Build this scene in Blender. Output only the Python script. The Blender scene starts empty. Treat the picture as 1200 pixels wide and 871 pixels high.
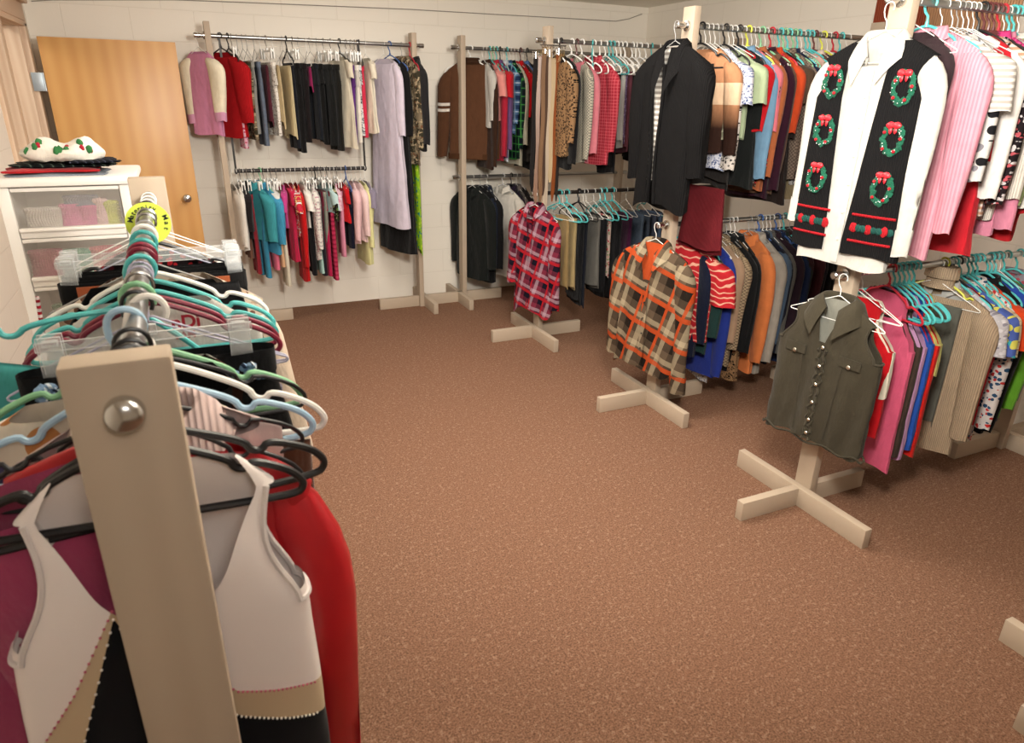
import bpy, bmesh, math, random
import numpy as np
from mathutils import Matrix, Vector
PI = math.pi
SC = bpy.context.scene
COL = SC.collection

# ---------------------------------------------------------------- camera
H = 1.70
F = 803.0
pitch, roll, yaw = math.radians(22.0), math.radians(1.15), math.radians(25)
fw = Vector((math.sin(yaw)*math.cos(pitch), math.cos(yaw)*math.cos(pitch), -math.sin(pitch)))
r0 = Vector((math.cos(yaw), -math.sin(yaw), 0))
d0 = fw.cross(r0)
rt = r0*math.cos(roll) - d0*math.sin(roll)
dn = d0*math.cos(roll) + r0*math.sin(roll)
cam = bpy.data.cameras.new('camera')
camo = bpy.data.objects.new('camera', cam); COL.objects.link(camo)
m = Matrix.Identity(4)
for i in range(3):
    m[i][0] = rt[i]; m[i][1] = -dn[i]; m[i][2] = -fw[i]
m[0][3], m[1][3], m[2][3] = 0, 0, H
camo.matrix_world = m
cam.sensor_fit = 'HORIZONTAL'; cam.sensor_width = 36
cam.lens = F*36/1200
cam.clip_start = .05
cam.dof.use_dof = True; cam.dof.focus_distance = 3.6; cam.dof.aperture_fstop = 9.0
SC.camera = camo

# ---------------------------------------------------------------- colour + materials
def lin(h):
    h = h.lstrip('#')
    c = [int(h[i:i+2], 16)/255 for i in (0, 2, 4)]
    return tuple([(x/12.92 if x <= .04045 else ((x+.055)/1.055)**2.4) for x in c]) + (1,)
MC = {}
class NT:
    def __init__(s, name):
        s.m = bpy.data.materials.new(name); s.m.use_nodes = True
        s.n = s.m.node_tree.nodes; s.l = s.m.node_tree.links
        s.b = s.n['Principled BSDF']
    def add(s, t, **k):
        n = s.n.new(t)
        for a, v in k.items():
            if a.startswith('i_'):
                n.inputs[a[2:].replace('_', ' ')].default_value = v
            else: setattr(n, a, v)
        return n
    def link(s, a, b): s.l.new(a, b)
    def math(s, op, a, b=None, c=None):
        n = s.n.new('ShaderNodeMath'); n.operation = op
        for i, v in enumerate((a, b, c)):
            if v is None: continue
            if isinstance(v, (int, float)): n.inputs[i].default_value = v
            else: s.link(v, n.inputs[i])
        return n.outputs[0]
    def mix(s, f, a, b, bt='MIX'):
        n = s.n.new('ShaderNodeMix'); n.data_type = 'RGBA'; n.blend_type = bt
        for i, v in ((0, f), (6, a), (7, b)):
            if isinstance(v, (int, float, tuple)): n.inputs[i].default_value = v
            else: s.link(v, n.inputs[i])
        return n.outputs[2]
    def uv(s):
        return s.n.new('ShaderNodeTexCoord').outputs['UV']
    def sep(s, v):
        n = s.n.new('ShaderNodeSeparateXYZ'); s.link(v, n.inputs[0]); return n.outputs
    def bump(s, h, st, d=.002):
        n = s.n.new('ShaderNodeBump'); n.inputs['Strength'].default_value = st; n.inputs['Distance'].default_value = d
        s.link(h, n.inputs['Height']); s.link(n.outputs[0], s.b.inputs['Normal'])
    def noise(s, sc, det=3, vec=None, rough=.5):
        n = s.n.new('ShaderNodeTexNoise'); n.inputs['Scale'].default_value = sc; n.inputs['Detail'].default_value = det
        n.inputs['Roughness'].default_value = rough
        if vec is not None: s.link(vec, n.inputs['Vector'])
        return n.outputs
def plain(name, h, rough=.6, metal=0, spec=.5):
    k = ('plain', name, h, rough, metal)
    if k in MC: return MC[k]
    t = NT(name); t.b.inputs['Base Color'].default_value = lin(h); t.b.inputs['Roughness'].default_value = rough
    t.b.inputs['Metallic'].default_value = metal; t.b.inputs['Specular IOR Level'].default_value = spec
    MC[k] = t.m; return t.m
def clin(h):
    c = lin(h); k = .80
    lum = .3*c[0]+.6*c[1]+.1*c[2]
    g = .42 + .58*min(1, lum/.06)
    return tuple(x*k*g for x in c[:3]) + (1,)
def fabric(spec):
    if spec in MC: return MC[spec]
    kind, _, rest = spec.partition(':'); a = rest.split(',') if rest else []
    t = NT('fabric_' + kind); b = t.b
    b.inputs['Roughness'].default_value = .85; b.inputs['Specular IOR Level'].default_value = .12
    uv = t.uv(); u, v, _z = t.sep(uv)
    def stripes(x, per, duty):
        return t.math('LESS_THAN', t.math('FRACT', t.math('DIVIDE', x, per)), duty)
    weave = t.noise(900, 2, uv)[0]
    colr = None
    if kind in ('p', 'kn', 'dn', 'vel'):
        colr = clin(a[0])
    elif kind == 'hs': colr = t.mix(stripes(v, float(a[2]), .5), clin(a[0]), clin(a[1]))
    elif kind == 'vs': colr = t.mix(stripes(u, float(a[2]), .5), clin(a[0]), clin(a[1]))
    elif kind == 'pl':
        p = float(a[3])
        c1 = t.mix(stripes(u, p, .45), clin(a[0]), clin(a[2]))
        c2 = t.mix(stripes(v, p, .45), clin(a[0]), clin(a[2]))
        c = t.mix(.5, c1, c2)
        l1 = t.math('MAXIMUM', stripes(t.math('ADD', u, p*.3), p, .12), stripes(t.math('ADD', v, p*.3), p, .12))
        colr = t.mix(t.math('MULTIPLY', l1, .7), c, clin(a[1]))
    elif kind == 'bigpl':   # four colours, wide bands: base, light, dark, accent, period
        p = float(a[4]); mp = t.add('ShaderNodeMapping'); mp.inputs['Rotation'].default_value = (0, 0, .28); t.link(uv, mp.inputs[0]); u, v, _z = t.sep(mp.outputs[0])
        c1 = t.mix(stripes(u, p, .36), clin(a[0]), clin(a[2])); c2 = t.mix(stripes(v, p, .36), clin(a[0]), clin(a[2]))
        c = t.mix(.5, c1, c2)
        w1 = t.math('MULTIPLY', stripes(t.math('ADD', u, p*.45), p, .18), .38)
        w2 = t.math('MULTIPLY', stripes(t.math('ADD', v, p*.45), p, .18), .38)
        c = t.mix(w1, c, clin(a[1])); c = t.mix(w2, c, clin(a[1]))
        o = t.math('MAXIMUM', stripes(t.math('ADD', u, p*.7), p, .10), stripes(t.math('ADD', v, p*.7), p, .16))
        colr = t.mix(t.math('MULTIPLY', o, .85), c, clin(a[3]))
    elif kind in ('fl', 'leo'):
        if kind == 'leo': a = ['#8c6c4c', '#150e0a', '#c9a878', '62']
        vo = t.add('ShaderNodeTexVoronoi', i_Scale=float(a[3])); 
        nz = t.noise(float(a[3])*.7, 2, uv)[1]
        vv = t.n.new('ShaderNodeVectorMath'); vv.operation = 'MULTIPLY_ADD'; t.link(nz, vv.inputs[0]); vv.inputs[1].default_value = (.02,)*3; t.link(uv, vv.inputs[2])
        t.link(vv.outputs[0], vo.inputs['Vector'])
        d = vo.outputs['Distance']; s0 = t.sep(vo.outputs['Color'])[0]
        m1 = t.math('LESS_THAN', d, .42); m2 = t.math('LESS_THAN', d, .2)
        if kind == 'leo':
            ring = t.math('SUBTRACT', m1, m2); colr = t.mix(ring, clin(a[0]), clin(a[1])); 
        else:
            sel = t.math('GREATER_THAN', s0, .5)
            pc = t.mix(sel, clin(a[1]), clin(a[2]))
            colr = t.mix(m1, clin(a[0]), pc)
    elif kind == 'camo':
        n1 = t.noise(14, 3, uv, .6)[0]; n2 = t.noise(30, 3, uv, .6)[0]
        c = t.mix(t.math('GREATER_THAN', n1, .5), lin('#6f6350'), clin('#3f3a2c'))
        c = t.mix(t.math('GREATER_THAN', n2, .56), c, lin('#a08f74'))
        mp = t.add('ShaderNodeMapping'); mp.inputs['Location'].default_value = (5, 2, 0); t.link(uv, mp.inputs[0])
        n3 = t.noise(24, 3, mp.outputs[0], .6)[0]
        colr = t.mix(t.math('GREATER_THAN', n3, .6), c, lin('#6a4a34'))
    elif kind == 'tw':
        n1 = t.noise(260, 2, uv)[0]
        ck = t.add('ShaderNodeTexChecker', i_Scale=110.0); t.link(uv, ck.inputs['Vector'])
        f = t.math('ADD', t.math('MULTIPLY', n1, .7), t.math('MULTIPLY', ck.outputs['Fac'], .3))
        f = t.math('MULTIPLY', t.math('SUBTRACT', f, .3), 2.2)
        colr = t.mix(f, clin(a[0]), clin(a[1]))
    elif kind == 'om':
        f = t.math('SMOOTH_MIN', t.math('MAXIMUM', t.math('DIVIDE', t.math('SUBTRACT', t.math('MULTIPLY', v, -1), float(a[2])-.06), .12), 0), 1, .05)
        lt = t.mix(t.math('LESS_THAN', t.math('ABSOLUTE', t.math('ADD', v, float(a[2])-.1)), .05), clin(a[0]), lin('#d3b394'))
        colr = t.mix(f, lt, clin(a[1]))
    elif kind == 'sw':
        w = t.add('ShaderNodeTexWave', wave_type='RINGS'); w.inputs['Scale'].default_value = 9; w.inputs['Distortion'].default_value = 7; w.inputs['Detail Scale'].default_value = 1.3
        w.inputs['Detail'].default_value = 1.2
        t.link(uv, w.inputs['Vector'])
        colr = t.mix(t.math('GREATER_THAN', w.outputs['Fac'], .86), clin(a[0]), clin(a[1]))
    # small dye variation
    nv = t.noise(22, 3, uv)[0]
    f = t.math('ADD', t.math('MULTIPLY', nv, .30), .85)
    cc = t.n.new('ShaderNodeCombineColor'); [t.link(f, cc.inputs[i]) for i in range(3)]
    if isinstance(colr, tuple):
        rgb = t.add('ShaderNodeRGB'); rgb.outputs[0].default_value = colr; colr = rgb.outputs[0]
    amt = .9
    if kind == 'dn':
        cc2 = t.noise(60, 4, uv, .7)[0]
        colr = t.mix(t.math('MULTIPLY', cc2, .25), colr, lin('#aab4c4'))
    if kind == 'kn':
        rib = t.math('ABSOLUTE', t.math('SINE', t.math('MULTIPLY', u, 420)))
        colr = t.mix(t.math('MULTIPLY', t.math('SUBTRACT', 1, rib), .25), colr, (0.02, .018, .016, 1))
        wr = t.noise(7, 3, uv, .55)[0]
        t.bump(t.math('ADD', t.math('MULTIPLY', rib, .22), wr), .8, .012)
    else:
        mp2 = t.add('ShaderNodeMapping'); mp2.inputs['Scale'].default_value = (1.0, .45, 1); t.link(uv, mp2.inputs[0])
        wr = t.noise(13, 4, mp2.outputs[0], .55)[0]
        t.bump(t.math('ADD', t.math('MULTIPLY', weave, .05), wr), .85, .016)
    colr = t.mix(amt, colr, cc.outputs[0], 'MULTIPLY')
    t.link(colr, b.inputs['Base Color'])
    if kind in ('vel', 'p') :
        b.inputs['Sheen Weight'].default_value = .5 if kind == 'vel' else .08
        if kind == 'vel': b.inputs['Roughness'].default_value = .55
    MC[spec] = t.m; return t.m

# ---------------------------------------------------------------- object helpers
def mesh(name, V, Fc, mat=None, parent=None, uvs=None, smooth=True, loc=None):
    me = bpy.data.meshes.new(name)
    me.from_pydata([tuple(map(float, v)) for v in V], [], [tuple(map(int, f)) for f in Fc])
    if smooth: me.polygons.foreach_set('use_smooth', [True]*len(me.polygons))
    if uvs is not None:
        ul = me.uv_layers.new(name='UVMap')
        li = np.empty(len(me.loops), int); me.loops.foreach_get('vertex_index', li)
        ul.data.foreach_set('uv', np.asarray(uvs, float)[li].ravel())
    me.update()
    o = bpy.data.objects.new(name, me); COL.objects.link(o)
    if mat:
        for mm in (mat if isinstance(mat, (list, tuple)) else [mat]): me.materials.append(mm)
    if parent: o.parent = parent
    if loc: o.location = loc
    return o
def tag(o, label, cat=None, group=None, kind=None):
    if label: o['label'] = label
    if cat: o['category'] = cat
    if group: o['group'] = group
    if kind: o['kind'] = kind
    return o
def thing(name, label, cat, loc=(0, 0, 0), rz=0, group=None):
    o = bpy.data.objects.new(name, None); COL.objects.link(o); o.empty_display_size = .1
    o.location = loc; o.rotation_euler = (0, 0, rz)
    return tag(o, label, cat, group)
class MB:
    """collects shapes into one mesh"""
    def __init__(s): s.V = []; s.F = []
    def add(s, V, Fc):
        n = len(s.V); s.V += [tuple(v) for v in V]; s.F += [tuple(i+n for i in f) for f in Fc]; return s
    def box(s, x0, x1, y0, y1, z0, z1, bev=0.0, M=None):
        bm = bmesh.new(); bmesh.ops.create_cube(bm, size=1)
        for v in bm.verts:
            v.co = Vector(((x0+x1)/2 + v.co.x*(x1-x0), (y0+y1)/2 + v.co.y*(y1-y0), (z0+z1)/2 + v.co.z*(z1-z0)))
        if bev: bmesh.ops.bevel(bm, geom=list(bm.edges), offset=bev, segments=2, profile=.6, affect='EDGES')
        if M is not None: bm.transform(M)
        s.frombm(bm); return s
    def frombm(s, bm):
        bm.verts.index_update(); s.add([tuple(v.co) for v in bm.verts], [[v.index for v in f.verts] for f in bm.faces]); bm.free()
    def tube(s, pts, r, n=8, closed=False, rs=None, flat=1.0):
        P = [Vector(p) for p in pts]; N = len(P); V = []; Fc = []
        ref = None
        for i, p in enumerate(P):
            a = P[(i-1) % N] if (closed or i > 0) else P[0]
            b = P[(i+1) % N] if (closed or i < N-1) else P[-1]
            t = (b-a).normalized()
            if ref is None:
                ref = Vector((0, 1, 0)) if abs(t.y) < .9 else Vector((1, 0, 0))
            x = (ref - t*ref.dot(t)).normalized(); y = t.cross(x); ref = x
            rr = rs[i] if rs else r
            for k in range(n):
                an = 2*PI*k/n; V.append(tuple(p + x*math.cos(an)*rr*flat + y*math.sin(an)*rr))
        M = N if closed else N-1
        for i in range(M):
            for k in range(n):
                a = i*n+k; b = i*n+(k+1) % n; c = ((i+1) % N)*n+(k+1) % n; d = ((i+1) % N)*n+k
                Fc.append((a, b, c, d))
        if not closed:
            Fc.append(tuple(range(n-1, -1, -1))); Fc.append(tuple((N-1)*n+k for k in range(n)))
        s.add(V, Fc); return s
    def cyl(s, p0, p1, r, n=20, r2=None):
        return s.tube([p0, p1], r, n, rs=[r, r2 if r2 is not None else r])
    def lathe(s, prof, c=(0, 0, 0), axis='z', n=20):
        V = []; Fc = []
        for (r, h) in prof:
            for k in range(n):
                a = 2*PI*k/n; x, y = r*math.cos(a), r*math.sin(a)
                q = (x, y, h) if axis == 'z' else ((h, x, y) if axis == 'x' else (x, h, y))
                V.append((q[0]+c[0], q[1]+c[1], q[2]+c[2]))
        for i in range(len(prof)-1):
            for k in range(n): Fc.append((i*n+k, i*n+(k+1) % n, (i+1)*n+(k+1) % n, (i+1)*n+k))
        s.add(V, Fc); return s
    def ball(s, c, r, sub=2, sc=(1, 1, 1), jit=0, rnd=None):
        bm = bmesh.new(); bmesh.ops.create_icosphere(bm, subdivisions=sub, radius=r)
        for v in bm.verts:
            k = 1 + (rnd.uniform(-jit, jit) if jit else 0)
            v.co = Vector((c[0]+v.co.x*sc[0]*k, c[1]+v.co.y*sc[1]*k, c[2]+v.co.z*sc[2]*k))
        s.frombm(bm); return s
    def build(s, name, mat, parent=None, smooth=True, loc=None):
        V = np.array(s.V); uv = np.stack([V[:, 0]+V[:, 1]*.5, V[:, 2]], 1)
        o = mesh(name, s.V, s.F, mat, parent, uv, smooth, loc)
        if smooth:
            o.data.set_sharp_from_angle(angle=math.radians(40))
        return o

# ---------------------------------------------------------------- cloth generators
# local frame of every garment: x across the shoulders, front = -y, z up, origin at the hanger neck
def sm(x): x = np.clip(x, 0, 1); return x*x*(3-2*x)
def wobble(rng, x, z, k=1.0):
    p = rng.uniform(0, 6.28, 6)
    return (np.sin(x*22*k+p[0]+1.3*np.sin(z*4+p[1])) + .6*np.sin(x*47*k+p[2]+z*3) + .35*np.sin(x*80*k+p[3]+2*np.sin(z*6+p[4])))/1.95
def body(rng, L, W=.215, T=.028, nw=.065, drop=.07, flare=.0, nd=.03, fold=.012, sleeveless=False, strap=None,
         neck=True, opening=None, nphi=44, nz=26, bnd=.012, sway=0.0, hemwave=0.006, armin=.012, vexp=.5):
    """returns V, F, UV of a hanging bodice / dress body"""
    ph = np.arange(nphi)*2*PI/nphi
    cs = np.cos(ph); sn = np.sin(ph)
    cx = np.sign(cs)*np.abs(cs)**.75; sy = np.sign(sn)*np.abs(sn)**.6
    d = np.concatenate([np.linspace(0, drop, 6)[:-1], drop + (L-drop)*np.linspace(0, 1, nz-5)**1.05])
    Wsh = strap if strap else (W*.66 if sleeveless else W)
    def a(d):
        r = np.where(d < drop, nw + (Wsh-nw)*np.clip(d/drop, 0, 1)**.85, 0)
        if sleeveless or strap:
            arm = .2
            q = Wsh - armin*np.sin(np.clip((d-drop)/(arm-drop), 0, 1)*PI) + (W-Wsh)*sm((d-drop*.9)/(arm-drop*.9))**2.2
        else:
            q = W*(1-.06*sm((d-drop)/.15))
        q = q + flare*np.clip((d-drop-.1)/max(L-drop, .05), 0, 1)
        return np.where(d < drop, r, q)
    D = np.repeat(d[:, None], nphi, 1)
    front = np.clip(sn, 0, 1)
    z0 = nd*np.clip(front, 0, 1)**vexp + (bnd)*(1-front)   # neckline depth per column
    D = np.maximum(D, z0[None, :])
    A = a(D)
    B = .010 + (T-.010)*sm(D/.14)
    X = A*cx[None, :]; 
    if opening is not None:
        hw = np.vectorize(opening[0])(D); cc_ = np.vectorize(opening[1])(D); AA = np.maximum(A, np.abs(cc_)+hw+.004)
        fr_ = (sn > 1e-6)[None, :]
        Xr = np.where(cs[None, :] > 0, cc_+hw+(AA-cc_-hw)*np.abs(cx[None, :]), cc_-hw-(AA+cc_-hw)*np.abs(cx[None, :]))
        X = np.where(fr_, Xr, X)
    fy = fold*sm((D-.05)/max(L*.8, .1))
    wv = wobble(rng, X + .0, D)
    wb = wobble(rng, X*1.0, D)
    Y = -B*sy[None, :] + fy*np.where(sn[None, :] > 0, wv, .6*wv+.4*wb) + sway*sm(D/L)
    X = X + .35*fy*wobble(rng, Y*3+D, D)
    Z = -D - hemwave*sm((D-L*.8)/(L*.2))*np.sin(ph*3+rng.uniform(0, 6))[None, :]
    n = D.shape[0]
    V = np.stack([X, Y, Z], -1).reshape(-1, 3)
    Fc = []
    for i in range(n-1):
        for k in range(nphi):
            k2 = (k+1) % nphi
            if D[i, k] == D[i+1, k] and D[i, k2] == D[i+1, k2]: continue
            dm = D[i, k]
            if (sleeveless or strap) and drop*.8 < dm < .19 and abs(cs[k]+cs[k2])/2 > .90: continue
            if opening is not None and sn[k]+sn[k2] > 0:
                if cs[k] > 0 >= cs[k2] and sn[k] > .5 and opening[0](dm) > .0015: continue
            Fc.append((i*nphi+k, i*nphi+k2, (i+1)*nphi+k2, (i+1)*nphi+k))
    UV = np.stack([(X+np.where(sn[None, :] > 0, 0, .7)), Z], -1).reshape(-1, 2)
    return V, Fc, UV
def sleeve(rng, side, ln, W=.215, drop=.07, r0=.068, r1=.042, spread=.02, flat=.5, fwd=0.0, n=14, nz=16, fold=.006, open_end=True, bend=0.0):
    s = np.concatenate([[0, .03, .08], np.linspace(.14, 1, nz-3)])
    ph = np.arange(n)*2*PI/n
    R = np.interp(s, [0, .03, .08, .16, .6, 1], [.25*r0, .7*r0, .95*r0, r0, (r0+r1)/2, r1])
    cxx = side*(W-.032 + .03*np.minimum(s*6, 1) + spread*s - bend*np.sin(s*PI))
    cz = -drop+.004 - ln*s
    cy = -fwd*s + .3*fold*np.sin(s*7+rng.uniform(0, 6))
    q = wobble(rng, ph[None, :]*.06, s[:, None]*ln*2)
    rr = R[:, None]*(1 + .10*q*np.minimum(s*3, 1)[:, None])
    X = cxx[:, None] + rr*np.cos(ph)[None, :]
    Y = cy[:, None] + rr*flat*np.sin(ph)[None, :] + fold*q
    Z = cz[:, None] + np.zeros(n)[None, :] + (side*(X-cxx[:, None]))*-.25*(1-np.minimum(s*3, 1))[:, None] + .004*np.cos(3*ph+2)[None, :]*s[:, None]
    m_ = len(s); V = np.stack([X, Y, Z], -1).reshape(-1, 3)
    Fc = [(i*n+k, i*n+(k+1) % n, (i+1)*n+(k+1) % n, (i+1)*n+k) for i in range(m_-1) for k in range(n)]
    Fc.append(tuple(range(n)))
    UV = np.stack([X+1.3, Z], -1).reshape(-1, 2)
    return V, Fc, UV
def armhole_tubes(V, nphi, L, drop, r=.004):
    G = V.reshape(-1, nphi, 3); st = 2*PI/nphi; out = []
    k0 = int(math.acos(.90)/st)+1
    rows = [i for i in range(G.shape[0]) if drop*.8 < -G[i, nphi//4*0+0, 2] < .215]
    for base in (0, nphi//2):
        a, b = (base+k0) % nphi, (base-k0) % nphi
        path = [tuple(G[i, a]) for i in rows] + [tuple(G[rows[-1], (base+q) % nphi]) for q in range(k0-1, -k0, -1)] + [tuple(G[i, b]) for i in rows[::-1]]
        out.append(MB().tube(path, r, 6))
    return out
def collar(nw=.065, h=.03, fall=.045, gap=.35, b=.03, z0=-.012, n=26, spread=.03, nd=.03, point=.02):
    """shirt collar: stand then turned-down leaf, open at the front"""
    an = np.linspace(PI*1.5+gap-2*PI, PI*1.5-gap, n)       # from front right round the back to front left
    prof = [(0, 0.0), (-.004, h), (.006, h+.004), (spread*.6, h*.4), (spread, h-fall)]
    V = []; UV = []
    for j, (o_, z) in enumerate(prof):
        for i, t in enumerate(an):
            e = abs(2*i/(n-1)-1)**4
            zz = z0+z - nd*e*.9 - (point*e if j >= 3 else 0)
            V.append(((nw+o_)*math.cos(t), (b+o_)*math.sin(t), zz)); UV.append((V[-1][0], zz))
    Fc = [(j*n+i, j*n+i+1, (j+1)*n+i+1, (j+1)*n+i) for j in range(len(prof)-1) for i in range(n-1)]
    return np.array(V), Fc, np.array(UV)
def turtleneck(nw=.06, h=.07, b=.035):
    n = 28; prof = [(0.012, -.02), (0, 0), (-.004, h), (.002, h+.006), (.010, h), (.012, h*.35)]
    V = [((nw+o_)*math.cos(2*PI*k/n), (b+o_)*math.sin(2*PI*k/n), z) for o_, z in prof for k in range(n)]
    Fc = [(j*n+k, j*n+(k+1) % n, (j+1)*n+(k+1) % n, (j+1)*n+k) for j in range(len(prof)-1) for k in range(n)]
    V = np.array(V); return V, Fc, V[:, [0, 2]]
def slab(rng, top, L, w=.12, T=.018, flare=.02, fold=.006, n=28, nz=18, w_top=None, split=0.0):
    """cloth folded over a bar: closed rounded top, open hem"""
    w_top = w_top or w
    d = np.concatenate([[0, .004, .012], np.linspace(.03, L, nz-3)])
    ph = np.arange(n)*2*PI/n; cs, sn = np.cos(ph), np.sin(ph)
    cx = np.sign(cs)*np.abs(cs)**.5; sy = np.sign(sn)*np.abs(sn)**.7
    bb = np.interp(d, [0, .004, .012, .03, L], [.001, .006, .011, T*.8, T])
    A = w_top + (w-w_top)*sm(d/.2) + flare*d/L
    X = A[:, None]*cx[None, :]; Y = -bb[:, None]*sy[None, :] + fold*sm(d/.2)[:, None]*wobble(rng, X*1.4, d[:, None])
    lift = split*(rng.uniform(.3, 1))*np.where(sn > 0, 1, 0)
    Z = top - d[:, None] + lift[None, :]*sm((d-L*.5)/(L*.5))[:, None] - .01*np.sin(X*20+rng.uniform(0, 6))*sm((d-L*.7)/(L*.3))[:, None]
    V = np.stack([X, Y, Z], -1).reshape(-1, 3); m_ = len(d)
    Fc = [(i*n+k, i*n+(k+1) % n, (i+1)*n+(k+1) % n, (i+1)*n+k) for i in range(m_-1) for k in range(n)]
    Fc.append(tuple(range(n)))
    return V, Fc, np.stack([X + np.where(sn > 0, 0, .5)[None, :], Z], -1).reshape(-1, 2)
def trousers(rng, top, L, w=.17, T=.02, rise=.2, fold=.006):
    """waistband held in clips, two legs hanging"""
    parts = []
    hip = slab(rng, top, rise, w=w*1.03, T=T, flare=.01, fold=fold*.5, w_top=w*.93)
    V, Fc, UV = hip; V = list(map(tuple, V)); Fc = Fc[:-1]; UV = list(map(tuple, UV))
    for sd in (-1, 1):
        n = 16; d = np.linspace(rise-.03, L, 14); ph = np.arange(n)*2*PI/n; cs, sn = np.cos(ph), np.sin(ph)
        cx = np.sign(cs)*np.abs(cs)**.7; sy = np.sign(sn)*np.abs(sn)**.8
        rx = np.interp(d, [rise-.03, rise+.03, L], [w*.5, w*.5, w*.40]); cxx = sd*(w*.51 + .01*np.sin(d*5+rng.uniform(0, 6)))
        X = cxx[:, None] + rx[:, None]*cx[None, :]
        Y = -T*.95*sy[None, :] + fold*wobble(rng, X*1.5, d[:, None])*sm((d-rise)/.1)[:, None]
        Z = top - d[:, None] + 0*X
        v = np.stack([X, Y, Z], -1).reshape(-1, 3); o = len(V)
        V += list(map(tuple, v)); UV += list(map(tuple, np.stack([X, Z], -1).reshape(-1, 2)))
        Fc += [(o+i*n+k, o+i*n+(k+1) % n, o+(i+1)*n+(k+1) % n, o+(i+1)*n+k) for i in range(len(d)-1) for k in range(n)]
    return np.array(V), Fc, np.array(UV)
def band(w, b, z0, z1, n=28, e=.5):
    ph = np.arange(n)*2*PI/n; cs, sn = np.cos(ph), np.sin(ph)
    X = w*np.sign(cs)*np.abs(cs)**e; Y = -b*np.sign(sn)*np.abs(sn)**.7
    V = []
    for z in (z0, z1): V += [(x, y, z) for x, y in zip(X, Y)]
    Fc = [(k, (k+1) % n, n+(k+1) % n, n+k) for k in range(n)]
    V = np.array(V); return V, Fc, V[:, [0, 2]]

# ---------------------------------------------------------------- hangers (hook > shank > shoulders), origin = rail centre
RAILR = .0135; NECKZ = -.075
HC = {'wh': ('#e8e6e0', 'white', 'wire'), 'bk': ('#1a1a1b', 'black', 'plastic'), 'gr': ('#9a9a98', 'grey', 'wire'), 'te': ('#4fb4b4', 'teal', 'plastic'),
      'gn': ('#7db48a', 'green', 'plastic'), 'rd': ('#b02030', 'red', 'plastic'), 'bl': ('#3c5c94', 'blue', 'plastic'), 'ye': ('#cfd24a', 'yellow', 'plastic'),
      'br': ('#5c2c2c', 'brown', 'plastic'), 'cl': ('#d8dcdc', 'clear', 'plastic'), 'lb': ('#9fc0d8', 'light blue', 'plastic'), 'mr': ('#7c1c34', 'maroon', 'plastic'),
      'lv': ('#b4b4cc', 'lavender', 'wire'), 'wp': ('#eeece6', 'white', 'plastic'), 'cc': ('#e4e8e8', 'clear', 'clip'), 'bt': ('#18181a', 'black', 'thin'), 'wc': ('#eeeeea', 'white', 'clip')}
def clear_mat():
    if 'clear' in MC: return MC['clear']
    t = NT('clear_plastic'); b = t.b
    b.inputs['Base Color'].default_value = (.86, .89, .90, 1); b.inputs['Roughness'].default_value = .15
    mx = t.n.new('ShaderNodeMixShader'); tr = t.n.new('ShaderNodeBsdfTransparent'); t.link(tr.outputs[0], mx.inputs[1]); t.link(b.outputs[0], mx.inputs[2])
    fz = t.n.new('ShaderNodeLayerWeight'); fz.inputs[0].default_value = .35; t.link(t.math('ADD', t.math('MULTIPLY', fz.outputs['Facing'], .6), .18), mx.inputs[0])
    t.link(mx.outputs[0], t.n['Material Output'].inputs[0])
    MC['clear'] = t.m; return t.m
HM = {}
def chaikin(P, closed, it=2):
    for _ in range(it):
        Q = []; n = len(P)
        for i in range(n if closed else n-1):
            a, b = P[i], P[(i+1) % n]
            Q.append(tuple(a[k]*.75+b[k]*.25 for k in range(3))); Q.append(tuple(a[k]*.25+b[k]*.75 for k in range(3)))
        P = Q if closed else [P[0]]+Q+[P[-1]]
    return P
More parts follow.
